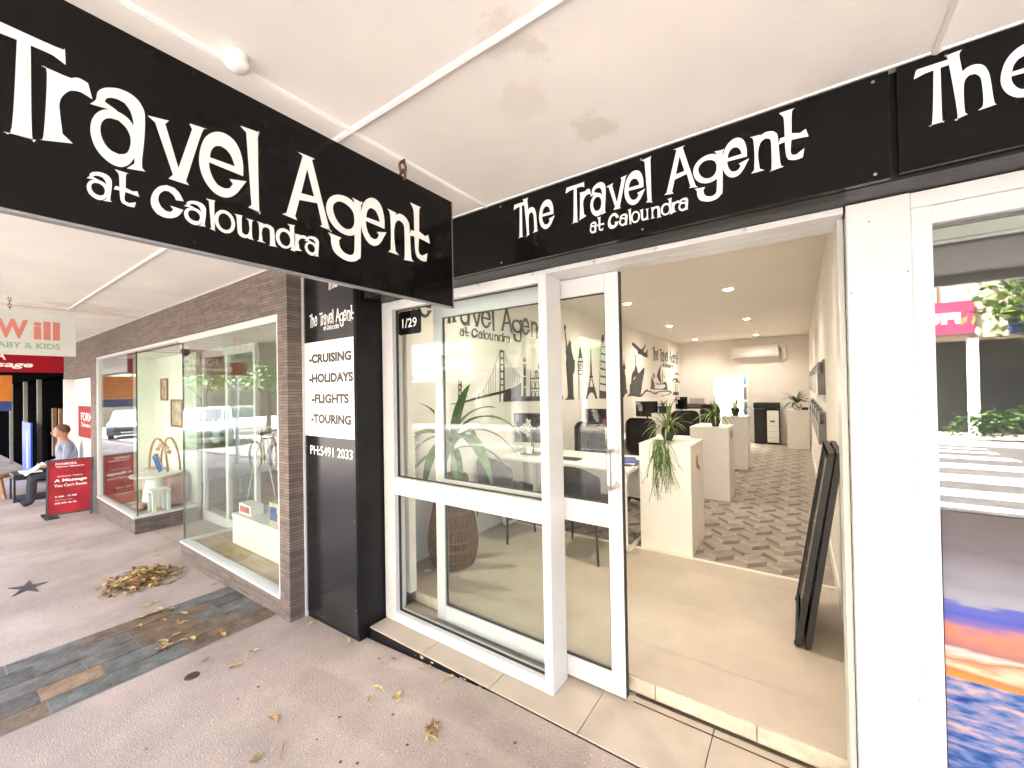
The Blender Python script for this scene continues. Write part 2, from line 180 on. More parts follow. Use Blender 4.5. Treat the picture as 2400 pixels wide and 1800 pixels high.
MURAL={'bridge':[[(3.621,1.977),(3.64,1.971),(3.624,1.401),(3.604,1.402)],[(3.688,1.964),(3.709,1.971),(3.704,1.398),(3.676,1.399)],[(3.641,1.976),(3.688,1.974),(3.688,1.95),(3.64,1.952)],[(3.638,1.895),(3.686,1.893),(3.686,1.876),(3.638,1.879)],[(3.636,1.822),(3.684,1.819),(3.683,1.802),(3.636,1.805)],[(3.634,1.749),(3.682,1.745),(3.681,1.726),(3.633,1.73)],[(3.632,1.666),(3.679,1.662),(3.679,1.643),(3.631,1.648)],[(3.63,1.598),(3.677,1.593),(3.677,1.579),(3.629,1.584)],[(2.805,1.414),(2.938,1.419),(3.202,1.463),(3.44,1.496),(3.608,1.518),(3.712,1.532),(3.924,1.567),(4.037,1.616),(4.036,1.56),(3.901,1.524),(3.711,1.505),(3.607,1.489),(3.209,1.441),(2.968,1.405)],[(3.711,1.505),(3.901,1.526),(4.036,1.566),(4.03,1.396),(3.708,1.4)],[(2.947,1.63),(2.958,1.63),(2.95,1.419),(2.935,1.419)],[(2.976,1.628),(2.988,1.625),(2.991,1.417),(2.974,1.418)],[(2.954,1.599),(2.978,1.599),(2.978,1.587),(2.954,1.587)],[(2.953,1.548),(2.977,1.547),(2.977,1.535),(2.952,1.535)],[(2.952,1.496),(2.976,1.496),(2.974,1.428),(2.95,1.429)],[(3.629,1.974),(3.584,1.891),(3.54,1.816),(3.497,1.748),(3.455,1.688),(3.414,1.636),(3.373,1.59),(3.333,1.551),(3.294,1.519),(3.256,1.494),(3.219,1.475),(3.219,1.472),(3.256,1.491),(3.294,1.516),(3.333,1.548),(3.373,1.587),(3.413,1.633),(3.455,1.685),(3.497,1.745),(3.54,1.813),(3.584,1.888),(3.629,1.971)],[(3.704,1.969),(3.736,1.927),(3.768,1.887),(3.8,1.851),(3.833,1.817),(3.866,1.786),(3.9,1.759),(3.934,1.735),(3.968,1.714),(4.004,1.696),(4.039,1.681),(4.039,1.678),(4.004,1.692),(3.968,1.71),(3.934,1.731),(3.899,1.756),(3.866,1.783),(3.833,1.814),(3.8,1.848),(3.768,1.884),(3.736,1.924),(3.704,1.966)],[(2.985,1.627),(2.996,1.598),(3.006,1.572),(3.017,1.549),(3.028,1.529),(3.039,1.511),(3.05,1.497),(3.061,1.485),(3.072,1.476),(3.083,1.471),(3.095,1.468),(3.095,1.465),(3.083,1.468),(3.072,1.474),(3.061,1.482),(3.049,1.494),(3.038,1.508),(3.028,1.526),(3.017,1.546),(3.006,1.569),(2.996,1.595),(2.985,1.624)],[(3.539,1.814),(3.53,1.506),(3.533,1.506),(3.541,1.814)],[(3.496,1.747),(3.489,1.502),(3.491,1.502),(3.498,1.747)],[(3.453,1.687),(3.448,1.497),(3.451,1.497),(3.456,1.687)],[(3.412,1.634),(3.408,1.493),(3.411,1.493),(3.415,1.634)],[(3.372,1.588),(3.369,1.489),(3.372,1.489),(3.374,1.588)],[(3.332,1.55),(3.33,1.485),(3.333,1.484),(3.335,1.55)],[(3.293,1.518),(3.292,1.48),(3.295,1.48),(3.296,1.518)],[(3.255,1.493),(3.255,1.476),(3.257,1.476),(3.257,1.492)],[(3.734,1.925),(3.723,1.54),(3.726,1.54),(3.737,1.925)],[(3.766,1.886),(3.756,1.543),(3.759,1.543),(3.769,1.886)],[(3.798,1.849),(3.789,1.547),(3.792,1.547),(3.801,1.849)],[(3.831,1.815),(3.823,1.55),(3.826,1.55),(3.834,1.816)],[(3.864,1.785),(3.857,1.554),(3.86,1.554),(3.867,1.785)],[(3.898,1.757),(3.892,1.557),(3.895,1.557),(3.901,1.757)],[(3.932,1.733),(3.927,1.561),(3.93,1.561),(3.935,1.733)],[(3.967,1.712),(3.962,1.565),(3.965,1.565),(3.97,1.712)],[(4.002,1.694),(3.998,1.568),(4.001,1.568),(4.005,1.694)]],'palace':[[(4.121,1.924),(4.133,1.901),(4.15,1.869),(4.088,1.866),(4.107,1.9)],[(4.082,1.833),(4.154,1.835),(4.154,1.821),(4.082,1.818)],[(4.094,1.812),(4.141,1.813),(4.14,1.697),(4.088,1.696)],[(4.088,1.682),(4.139,1.682),(4.138,1.568),(4.081,1.569)],[(4.081,1.555),(4.137,1.554),(4.137,1.45),(4.075,1.451)],[(4.032,1.452),(4.471,1.441),(4.832,1.436),(5.075,1.429),(5.073,1.381),(4.456,1.383),(4.03,1.393)],[(4.242,1.673),(4.428,1.68),(4.56,1.685),(4.559,1.663),(4.241,1.655)],[(4.238,1.547),(4.555,1.547),(4.554,1.531),(4.237,1.532)],[(4.245,1.761),(4.254,1.761),(4.254,1.447),(4.234,1.447)],[(4.267,1.547),(4.269,1.609),(4.272,1.617),(4.281,1.624),(4.294,1.628),(4.309,1.63),(4.325,1.628),(4.337,1.624),(4.346,1.617),(4.349,1.609),(4.347,1.546),(4.334,1.547),(4.336,1.609),(4.334,1.614),(4.328,1.619),(4.32,1.622),(4.309,1.623),(4.299,1.622),(4.29,1.619),(4.284,1.614),(4.281,1.609),(4.279,1.547)],[(4.357,1.549),(4.359,1.609),(4.362,1.617),(4.371,1.624),(4.385,1.629),(4.4,1.63),(4.416,1.629),(4.429,1.624),(4.438,1.617),(4.441,1.609),(4.439,1.548),(4.426,1.548),(4.428,1.609),(4.426,1.615),(4.42,1.619),(4.411,1.623),(4.4,1.624),(4.389,1.622),(4.38,1.619),(4.374,1.615),(4.371,1.609),(4.369,1.549)],[(4.263,1.446),(4.265,1.495),(4.268,1.503),(4.277,1.509),(4.29,1.514),(4.305,1.515),(4.321,1.513),(4.333,1.508),(4.342,1.501),(4.345,1.493),(4.343,1.444),(4.33,1.445),(4.332,1.494),(4.33,1.499),(4.324,1.504),(4.316,1.507),(4.305,1.509),(4.295,1.508),(4.286,1.505),(4.28,1.5),(4.277,1.495),(4.276,1.446)],[(4.353,1.444),(4.355,1.493),(4.358,1.501),(4.367,1.508),(4.381,1.512),(4.396,1.514),(4.412,1.512),(4.425,1.507),(4.434,1.5),(4.437,1.492),(4.435,1.442),(4.422,1.442),(4.424,1.492),(4.422,1.498),(4.416,1.502),(4.407,1.506),(4.396,1.507),(4.385,1.506),(4.376,1.503),(4.37,1.498),(4.367,1.493),(4.366,1.444)],[(4.338,1.73),(4.354,1.757),(4.39,1.774),(4.425,1.758),(4.44,1.732)],[(4.342,1.723),(4.358,1.723),(4.356,1.679),(4.341,1.679)],[(4.383,1.724),(4.398,1.724),(4.397,1.68),(4.382,1.68)],[(4.422,1.725),(4.437,1.725),(4.436,1.68),(4.42,1.68)],[(4.427,1.812),(4.461,1.881),(4.569,1.927),(4.677,1.89),(4.708,1.821),(4.673,1.764),(4.456,1.759)],[(5.0,1.898),(5.019,1.875),(5.046,1.844),(4.95,1.84),(4.979,1.874)],[(4.941,1.808),(5.053,1.811),(5.052,1.797),(4.94,1.794)],[(4.959,1.788),(5.031,1.79),(5.031,1.675),(4.951,1.675)],[(4.951,1.661),(5.03,1.661),(5.03,1.55),(4.942,1.55)],[(4.942,1.537),(5.03,1.536),(5.03,1.433),(4.934,1.436)]],'statue':[[(5.168,2.44),(5.199,2.423),(5.198,2.384),(5.182,2.358),(5.204,2.286),(5.221,2.169),(5.234,2.12),(5.252,2.151),(5.29,2.189),(5.341,2.193),(5.35,2.159),(5.369,2.08),(5.406,2.011),(5.431,1.946),(5.47,1.958),(5.466,1.861),(5.446,1.769),(5.399,1.738),(5.403,1.555),(5.408,1.414),(5.436,1.369),(5.136,1.377),(5.147,1.389),(5.211,1.399),(5.234,1.458),(5.219,1.606),(5.204,1.754),(5.193,1.891),(5.208,1.971),(5.184,2.048),(5.201,2.088),(5.178,2.264),(5.161,2.35),(5.145,2.378),(5.151,2.418)],[(5.322,2.183),(5.258,2.213),(5.251,2.21),(5.315,2.18)],[(5.323,2.182),(5.296,2.225),(5.288,2.223),(5.314,2.181)],[(5.323,2.182),(5.34,2.23),(5.331,2.23),(5.314,2.182)],[(5.321,2.18),(5.389,2.216),(5.383,2.218),(5.315,2.183)],[(5.318,2.18),(5.395,2.183),(5.396,2.187),(5.319,2.184)]],'clock_tower':[[(5.664,2.225),(5.677,2.137),(5.696,2.133),(5.69,2.106),(5.727,2.008),(5.733,1.987),(5.582,1.979),(5.595,2.001),(5.627,2.102),(5.624,2.128),(5.643,2.134)],[(5.564,1.939),(5.756,1.948),(5.755,1.926),(5.563,1.918)],[(5.568,1.919),(5.591,1.92),(5.584,1.746),(5.56,1.746)],[(5.731,1.925),(5.755,1.926),(5.747,1.749),(5.723,1.749)],[(5.562,1.803),(5.75,1.807),(5.749,1.795),(5.562,1.79)],[(5.572,1.749),(5.743,1.752),(5.742,1.739),(5.571,1.736)],[(5.583,1.737),(5.6,1.737),(5.591,1.367),(5.572,1.368)],[(5.722,1.739),(5.739,1.739),(5.73,1.363),(5.71,1.364)],[(5.598,1.97),(5.622,1.971),(5.62,1.942),(5.597,1.941)],[(5.701,1.975),(5.726,1.976),(5.724,1.946),(5.7,1.945)],[(5.716,1.865),(5.71,1.847),(5.697,1.833),(5.678,1.823),(5.656,1.819),(5.634,1.821),(5.616,1.83),(5.604,1.844),(5.6,1.861),(5.605,1.878),(5.618,1.892),(5.637,1.902),(5.66,1.907),(5.682,1.904),(5.7,1.895),(5.712,1.881),(5.716,1.865),(5.699,1.864),(5.696,1.877),(5.688,1.887),(5.675,1.894),(5.659,1.896),(5.643,1.893),(5.63,1.885),(5.621,1.874),(5.617,1.861),(5.619,1.849),(5.628,1.838),(5.641,1.831),(5.656,1.829),(5.672,1.832),(5.686,1.84),(5.695,1.851),(5.699,1.864)],[(5.664,1.863),(5.665,1.889),(5.653,1.889),(5.652,1.862)],[(5.654,1.86),(5.68,1.854),(5.687,1.858),(5.661,1.865)]],'lattice_tower':[[(6.031,2.156),(6.047,2.157),(6.051,2.025),(6.072,1.733),(6.101,1.722),(6.1,1.689),(5.97,1.688),(5.971,1.72),(6.001,1.732)],[(5.969,1.671),(6.099,1.672),(6.09,1.656),(5.976,1.655)],[(5.976,1.655),(6.002,1.655),(5.966,1.551),(5.925,1.552)],[(6.063,1.656),(6.09,1.656),(6.153,1.55),(6.104,1.55)],[(5.914,1.552),(6.164,1.55),(6.183,1.505),(6.265,1.354),(6.182,1.356),(6.151,1.405),(6.099,1.451),(6.033,1.461),(5.961,1.448),(5.9,1.401),(5.88,1.362),(5.809,1.365),(5.886,1.487)]],'leaning_tower':[[(6.514,2.423),(6.58,2.429),(6.596,2.254),(6.44,2.242)],[(6.452,2.243),(6.671,2.233),(6.67,2.207),(6.448,2.215)],[(6.434,2.117),(6.664,2.105),(6.663,2.078),(6.43,2.089)],[(6.416,1.991),(6.658,1.976),(6.656,1.95),(6.412,1.963)],[(6.398,1.866),(6.651,1.848),(6.65,1.822),(6.394,1.838)],[(6.381,1.741),(6.645,1.72),(6.643,1.693),(6.377,1.714)],[(6.363,1.617),(6.638,1.592),(6.637,1.566),(6.359,1.59)],[(6.346,1.494),(6.631,1.464),(6.63,1.438),(6.341,1.467)],[(6.351,1.48),(6.632,1.47),(6.625,1.346),(6.339,1.355)],[(6.431,2.207),(6.416,2.125),(6.43,2.125),(6.446,2.208)],[(6.416,2.081),(6.401,2.0),(6.415,2.0),(6.431,2.082)],[(6.401,1.956),(6.386,1.875),(6.4,1.875),(6.416,1.956)],[(6.387,1.831),(6.371,1.75),(6.386,1.75),(6.401,1.831)],[(6.372,1.707),(6.356,1.627),(6.371,1.626),(6.386,1.707)],[(6.357,1.583),(6.342,1.503),(6.356,1.503),(6.371,1.583)]],'cathedral':[[(7.209,2.49),(7.315,2.501),(7.34,2.311),(7.399,2.083),(7.425,1.903),(7.512,1.814),(7.603,1.751),(7.645,1.5),(7.69,1.473),(7.678,1.393),(7.602,1.421),(7.485,1.346),(7.339,1.35),(7.146,1.355)],[(7.54,2.103),(7.552,1.986),(7.612,1.909),(7.59,1.862),(7.514,1.841),(7.47,1.859),(7.458,1.904),(7.515,1.984)],[(7.499,1.84),(7.566,1.842),(7.577,1.763),(7.48,1.762)]],'tower_spire':[[(8.122,2.153),(8.216,2.152),(8.228,2.169),(8.134,2.17)],[(8.192,2.165),(8.222,2.167),(8.245,1.971),(8.306,1.903),(8.324,1.846),(8.389,1.819),(8.383,1.734),(7.977,1.729),(8.016,1.826),(8.132,1.877),(8.156,1.926),(8.193,1.969)],[(7.982,1.811),(8.023,1.812),(8.101,1.73),(8.013,1.647),(7.909,1.619)]],'ship':[[(8.718,1.937),(8.779,1.931),(8.744,1.827),(8.601,1.591),(8.486,1.375),(7.815,1.39),(7.838,1.579),(7.971,1.633),(8.275,1.761),(8.574,1.881)],[(7.675,1.347),(7.776,1.405),(7.958,1.421),(8.294,1.387),(8.517,1.367),(8.659,1.408),(8.806,1.465),(8.928,1.47),(8.98,1.5),(8.977,1.455),(9.128,1.445),(9.36,1.402),(9.522,1.392),(9.748,1.412),(9.774,1.379),(9.519,1.352),(9.254,1.397),(9.0,1.424),(8.827,1.42),(8.68,1.371),(8.561,1.33),(8.379,1.321),(8.078,1.35),(7.833,1.363)]],'opera_house':[[(10.123,2.08),(10.023,1.952),(9.983,1.819),(10.059,1.638),(10.025,1.589),(9.826,1.687),(9.689,1.766),(9.813,1.898)],[(9.281,1.776),(9.407,1.684),(9.532,1.526),(9.209,1.498),(9.245,1.636)],[(9.393,1.856),(9.54,1.78),(9.491,1.716),(9.411,1.731)],[(9.538,1.605),(10.086,1.597),(10.432,1.648),(10.557,1.588),(10.611,1.44),(9.181,1.475),(9.211,1.521),(9.476,1.511),(9.529,1.487),(10.168,1.471),(10.422,1.52),(10.426,1.571),(10.176,1.58),(9.703,1.573)],[(10.258,1.841),(10.407,1.725),(10.314,1.758)],[(10.144,1.956),(10.195,1.823),(10.212,1.639),(10.15,1.639)],[(10.676,1.431),(10.947,1.409),(10.999,1.364),(10.734,1.316),(10.279,1.305),(10.002,1.284),(10.156,1.321),(10.535,1.321),(10.839,1.358),(10.808,1.394),(10.349,1.401),(9.805,1.402),(9.806,1.419)]],'palm':[[(11.409,1.587),(11.353,1.366),(11.397,1.365),(11.454,1.586)],[(11.562,1.605),(11.563,1.362),(11.609,1.362),(11.608,1.605)],[(11.193,1.378),(11.719,1.369),(11.788,1.263),(11.634,1.295),(11.442,1.272),(11.297,1.312),(11.113,1.28)],[(11.389,1.697),(11.591,1.704),(11.775,1.631),(11.588,1.68)],[(11.389,1.697),(11.589,1.72),(11.772,1.663),(11.587,1.695)],[(11.389,1.697),(11.553,1.738),(11.698,1.701),(11.551,1.714)],[(11.389,1.697),(11.49,1.757),(11.571,1.738),(11.488,1.732)],[(11.389,1.697),(11.413,1.771),(11.415,1.767),(11.411,1.747)],[(11.389,1.697),(11.334,1.756),(11.258,1.737),(11.332,1.732)],[(11.389,1.697),(11.269,1.737),(11.129,1.7),(11.267,1.713)],[(11.389,1.697),(11.229,1.718),(11.053,1.662),(11.227,1.694)],[(11.389,1.697),(11.223,1.702),(11.04,1.631),(11.221,1.678)],[(11.611,1.642),(11.781,1.65),(11.932,1.588),(11.779,1.625)],[(11.611,1.642),(11.779,1.663),(11.929,1.613),(11.777,1.638)],[(11.611,1.642),(11.75,1.678),(11.869,1.645),(11.748,1.653)],[(11.611,1.642),(11.698,1.693),(11.764,1.675),(11.696,1.668)],[(11.611,1.642),(11.634,1.705),(11.636,1.699),(11.632,1.68)],[(11.611,1.642),(11.569,1.693),(11.505,1.676),(11.567,1.669)],[(11.611,1.642),(11.515,1.678),(11.399,1.645),(11.513,1.654)],[(11.611,1.642),(11.482,1.662),(11.335,1.615),(11.48,1.638)],[(11.611,1.642),(11.477,1.65),(11.324,1.59),(11.474,1.626)],[(11.553,1.847),(11.721,1.857),(11.871,1.798),(11.719,1.833)],[(11.553,1.847),(11.719,1.87),(11.868,1.823),(11.717,1.846)],[(11.553,1.847),(11.69,1.885),(11.808,1.854),(11.688,1.86)],[(11.553,1.847),(11.639,1.899),(11.705,1.882),(11.637,1.875)],[(11.553,1.847),(11.576,1.91),(11.577,1.904),(11.574,1.886)],[(11.553,1.847),(11.511,1.897),(11.448,1.879),(11.509,1.873)],[(11.553,1.847),(11.457,1.881),(11.342,1.847),(11.455,1.857)],[(11.553,1.847),(11.425,1.865),(11.279,1.816),(11.423,1.841)],[(11.553,1.847),(11.419,1.853),(11.268,1.791),(11.417,1.829)]],'aeroplane':[[(7.997,2.395),(8.061,2.424),(8.165,2.408),(8.534,2.322),(8.635,2.322),(8.821,2.409),(8.897,2.452),(8.869,2.397),(8.718,2.29),(8.812,2.267),(8.884,2.264),(9.014,2.35),(9.019,2.287),(9.004,2.218),(9.115,2.209),(9.002,2.188),(8.976,2.164),(8.805,2.17),(8.572,2.201),(8.459,2.216),(8.413,2.196),(8.348,2.217),(8.363,2.253),(8.33,2.28),(8.016,2.362)]]}
# ---------------------------------------------------------------- mesh helpers
ORG = {}
class B:
    def __init__(s): s.v = []; s.f = []; s.mi = []; s.m = 0
    def face(s, pts):
        k = len(s.v); s.v += [tuple(p) for p in pts]; s.f.append(tuple(range(k, k+len(pts)))); s.mi.append(s.m)
    def grid(s, rows, close=False):
        k = len(s.v); n = len(rows[0])
        for r in rows: s.v += [tuple(p) for p in r]
        for i in range(len(rows)-1):
            for j in range(n if close else n-1):
                a = k+i*n+j; b_ = k+i*n+(j+1) % n; s.f.append((a, b_, b_+n, a+n)); s.mi.append(s.m)
    def box(s, x0, x1, y0, y1, z0, z1, M=None):
        k = len(s.v); P = [(x, y, z) for z in (z0, z1) for y in (y0, y1) for x in (x0, x1)]
        if M is not None: P = [tuple(M @ Vector(p)) for p in P]
        s.v += P
        for q in ((0, 2, 3, 1), (4, 5, 7, 6), (0, 1, 5, 4), (2, 6, 7, 3), (0, 4, 6, 2), (1, 3, 7, 5)):
            s.f.append(tuple(k+i for i in q)); s.mi.append(s.m)
    def tube(s, pts, r, n=8, caps=True):
        pts = [Vector(p) for p in pts]; rr = r if isinstance(r, (list, tuple)) else [r]*len(pts)
        rows = []; up = Vector((0, 0, 1)); t0 = (pts[1]-pts[0]).normalized()
        if abs(t0.z) > .95: up = Vector((1, 0, 0))
        a = t0.cross(up).normalized()
        for i, p in enumerate(pts):
            t = (pts[min(i+1, len(pts)-1)]-pts[max(i-1, 0)]).normalized()
            a = (a - t*a.dot(t)).normalized(); b_ = t.cross(a)
            rows.append([p + (a*math.cos(2*math.pi*k/n) + b_*math.sin(2*math.pi*k/n))*rr[i] for k in range(n)])
        s.grid(rows, True)
        if caps: s.face(rows[0][::-1]); s.face(rows[-1])
    def lathe(s, cx, cy, prof, n=24, caps=True):
        rows = [[(cx+r*math.cos(2*math.pi*k/n), cy+r*math.sin(2*math.pi*k/n), z) for k in range(n)] for r, z in prof]
        s.grid(rows, True)
        if caps: s.face(rows[0][::-1]); s.face(rows[-1])
    def poly(s, outer, hole, fn, d):
        """flat shape (with hole) in fn(u,v,w), w from 0 to d"""
        lp = [[Vector((x, y, 0)) for x, y in outer]] + ([[Vector((x, y, 0)) for x, y in hole]] if hole else [])
        flat = [p for l_ in lp for p in l_]; tr = tessellate_polygon(lp); k = len(s.v)
        s.v += [tuple(fn(p.x, p.y, d)) for p in flat]
        for t in tr: s.f.append(tuple(k+i for i in t)); s.mi.append(s.m)
        for l_ in lp:
            k = len(s.v); n = len(l_)
            for p in l_: s.v += [tuple(fn(p.x, p.y, 0)), tuple(fn(p.x, p.y, d))]
            for i in range(n):
                j = (i+1) % n; s.f.append((k+2*i, k+2*j, k+2*j+1, k+2*i+1)); s.mi.append(s.m)
    def strap(s, pts, w, side, fold=.25):
        """a leaf blade: spine points, half-width list, sideways vector"""
        rows = []
        for p, h in zip(pts, w):
            p = Vector(p); sv = Vector(side)*h
            rows.append([p-sv+Vector((0, 0, h*fold)), p, p+sv+Vector((0, 0, h*fold))])
        s.grid(rows)
    def build(s, name, mats, parent=None, org=None, bevel=0, smooth=False, label=None):
        o_ = Vector(ORG[parent.name]) if parent is not None else Vector(org or (0, 0, 0))
        me = bpy.data.meshes.new(name); me.from_pydata([tuple(Vector(p)-o_) for p in s.v], [], s.f)
        for m in (mats if isinstance(mats, (list, tuple)) else [mats]): me.materials.append(m)
        me.polygons.foreach_set('material_index', s.mi)
        if smooth: me.polygons.foreach_set('use_smooth', [True]*len(s.f))
        me.update()
        ob = bpy.data.objects.new(name, me); COL.objects.link(ob)
        if parent is not None: ob.parent = parent
        else: ob.location = o_
        ORG[ob.name] = o_
        if bevel:
            bv = ob.modifiers.new('bevel', 'BEVEL'); bv.width = bevel; bv.segments = 2; bv.limit_method = 'ANGLE'; bv.angle_limit = R(40)
        if label: ob['label'] = label
        return ob
def tag(o, label, cat, group=None, kind=None):
    if label: o['label'] = label
    if cat: o['category'] = cat
    if group: o['group'] = group
    if kind: o['kind'] = kind
    return o
def thing(name, label, cat, loc=(0, 0, 0), group=None):
    o = bpy.data.objects.new(name, None); o.empty_display_size = .1; COL.objects.link(o); o.location = loc; ORG[o.name] = Vector(loc)
    return tag(o, label, cat, group)
def struct(o): o['kind'] = 'structure'; return o
def dup(root, loc, rz=0, label=None, group=None, scale=None):
    r = root.copy(); COL.objects.link(r); r.location = loc; r.rotation_euler = (0, 0, rz); ORG[r.name] = Vector(loc)
    if label: r['label'] = label
    if group: r['group'] = group
    if scale: r.scale = (scale,)*3
    for ch in list(root.children):
        c = ch.copy(); COL.objects.link(c); c.parent = r
        for g in ch.children:
            d = g.copy(); COL.objects.link(d); d.parent = c
    return r
def bx(*a): b = B(); b.box(*a); return b
def boxes(L): 
    b = B()
    for a in L: b.box(*a)
    return b
def txt(b, s, org, U, V, w=None, h=None, d=.002, bold=0.0, al='LEFT', shear=0.0):
    """lettering: org = lower-left of the text box, U/V unit directions, fitted to width w / height h"""
    cu = bpy.data.curves.new('t', 'FONT'); cu.body = s; cu.size = 1; cu.offset = bold; cu.resolution_u = 3; cu.shear = shear
    ob = bpy.data.objects.new('t', cu); COL.objects.link(ob); dg = bpy.context.evaluated_depsgraph_get()
    me = bpy.data.meshes.new_from_object(ob.evaluated_get(dg)); bpy.data.objects.remove(ob); bpy.data.curves.remove(cu)
    xs = [v.co.x for v in me.vertices]; ys = [v.co.y for v in me.vertices]; x0, x1, y0, y1 = min(xs), max(xs), min(ys), max(ys)
    sy = h/(y1-y0) if h else None; sx = w/(x1-x0) if w else sy; sy = sy or sx
    U = Vector(U); V = Vector(V); Nn = U.cross(V); o = Vector(org); k = len(b.v)
    if al == 'CENTER': o = o - U*(x1-x0)*sx/2
    b.v += [tuple(o+U*(v.co.x-x0)*sx+V*(v.co.y-y0)*sy+Nn*d) for v in me.vertices]
    for p in me.polygons: b.f.append(tuple(k+i for i in p.vertices)); b.mi.append(b.m)
    bpy.data.meshes.remove(me)
def smooth_poly(P, n=4):
    # round the drawn curves, keep the corners sharp
    m = len(P); out = []
    V_ = [Vector((p[0], p[1])) for p in P]
    def sharp(i):
        a = V_[i]-V_[i-1]; c = V_[(i+1) % m]-V_[i]
        return a.length < 1e-6 or c.length < 1e-6 or abs(a.angle_signed(c)) > R(38)
    sh = [sharp(i) for i in range(m)]
    for i in range(m):
        p1, p2 = V_[i], V_[(i+1) % m]; out.append(tuple(p1))
        if sh[i] and sh[(i+1) % m]: continue
        p0 = p1-(p2-p1)*.5 if sh[i] else V_[i-1]; p3 = p2+(p2-p1)*.5 if sh[(i+1) % m] else V_[(i+2) % m]
        if (p2-p1).length < .004: continue
        for k in range(1, n):
            t = k/n; q = .5*((2*p1)+(p2-p0)*t+(2*p0-5*p1+4*p2-p3)*t*t+(3*p1-p0-3*p2+p3)*t**3); out.append(tuple(q))
    return out
GS = {}
def logo(b, org, U, V, sx, sy, d=.0025, part=None):
    """the shop's hand-cut display lettering, on the plane through org (origin: baseline, left of the T of the second word)"""
    U = Vector(U); V = Vector(V); Nn = U.cross(V); o = Vector(org)
    for i, (g, x, y, gx, gy) in enumerate(LOGO[:part]):
        L = GS.setdefault(g, [smooth_poly(p) if p else [] for p in GLYPH[g]])
        for k in range(0, len(L), 2):
            hole = L[k+1] if k+1 < len(L) else []
            fn = lambda u, v, w: o + U*((x+u*gx)*sx) + V*((y+v*gy)*sy) + Nn*w
            b.poly(L[k], hole, fn, d + .0004*(k//2) + .0002*(i % 3))
XS = [-60, -2.28, -1.3, 8, 60]; ZS = [-.072-.028*57.72, -.072, -.0085, -.007, -.006]
def zp(x):
    for i in range(4):
        if x <= XS[i+1]: return ZS[i]+(ZS[i+1]-ZS[i])*(x-XS[i])/(XS[i+1]-XS[i])
    return 0.0
def sheet(name, mat, x0, x1, y0, y1, off=0.0, nx=None, cuts=()):
    b = B(); xs = sorted(set([x0, x1]+[c for c in list(XS)+list(cuts) if x0 < c < x1]))
    b.grid([[(x, y0, zp(x)+off), (x, y1, zp(x)+off)] for x in xs])
    for i in range(len(b.f)): b.f[i] = b.f[i][::-1]
    return b.build(name, mat)
# ================================================================ SETTING: ground
struct(sheet('ground', pm('distant_ground', (.16, .15, .12), .9, .3, .2), -60, 60, -60, 60, -.32))
struct(sheet('pavement', CONC, -60, 12, -2.25, 1.66, 0, cuts=[-9, -6.83, -5.2, -3]))
struct(sheet('recess_floor', CONC, -6.83, -5.2, 1.66, 2.6, 0.002))
kb = B(); kb.grid([[(x, -2.25, zp(x)-.001), (x, -2.40, zp(x)-.001), (x, -2.40, zp(x)-.2)] for x in (-60, -2.28, -1.3, 12)]); struct(kb.build('kerb', pm('kerb_concrete', (.42, .40, .37), .85, .15, 4, .3, 80)))
struct(sheet('road', ASPH, -60, 40, -11.6, -2.4, -.13))
struct(sheet('far_pavement', pm('far_pavement_concrete', (.45, .40, .35), .85, .15, 2, .2, 60), -60, 40, -60, -11.6, -.02))
kb = B(); kb.grid([[(x, -11.6, zp(x)-.021), (x, -11.597, zp(x)-.2)] for x in (-60, -2.28, -1.3, 40)]); struct(kb.build('kerb', MC['kerb_concrete']))
rm = B()
for a, c in ((-4.15, -4.42), (-4.94, -5.5), (-6.2, -6.95), (-7.7, -8.35), (-9.1, -9.6), (-10.2, -10.55), (-10.96, -11.2)):
    xr = 3.67
    rm.face([(-.6, a, zp(0)-.125), (xr, a, zp(0)-.125), (xr, c, zp(0)-.125), (-.6, c, zp(0)-.125)])
rm.face([(-40, -6.9, zp(-40)-.125), (-1.6, -6.9, zp(-1.6)-.125), (-1.6, -7.02, zp(-1.6)-.125), (-40, -7.02, zp(-40)-.125)])
struct(rm.build('road_marking', ROADW))
# slate strip set in the pavement
SLM = [pm('slate_blue_grey', (.145, .145, .135), .5, .4, 9, .6, 45), pm('slate_charcoal', (.09, .092, .085), .5, .4, 9, .6, 45), pm('slate_green_grey', (.135, .15, .14), .5, .4, 9, .6, 45),
       pm('slate_rust', (.30, .20, .12), .55, .35, 9, .6, 45), pm('slate_brown', (.17, .115, .075), .55, .4, 9, .6, 45), pm('grout', (.30, .28, .26), .9, .1)]
sb = B(); rs = random.Random(11)
def slab(x0, x1, y0, y1, dz):
    P = [(x0, y0), (x1, y0), (x1, y1), (x0, y1)]; sb.poly(P, [], lambda u, v, w: (u, v, zp(u)+.001+w), dz)
sb.m = 5; slab(-4.08, -3.2, -2.2, 1.545, .0025)
rust = {(1, .93): 3}
xs = [-4.075, -3.905, -3.73, -3.55, -3.375, -3.205]
for i in range(5):
    y = 1.53 - rs.random()*.25
    ends = [1.54]
    while y > -2.2: ends.append(y); y -= rs.uniform(.20, .48)
    ends.append(-2.2)
    for a, c in zip(ends, ends[1:]):
        if a-c < .02: continue
        sb.m = rs.choices([0, 1, 2, 3, 4], [5, 4, 5, 1.6, 3])[0]; slab(xs[i]+.003, xs[i+1]-.003, c+.003, a-.003, .005+rs.random()*.002)
struct(sb.build('paving', SLM))
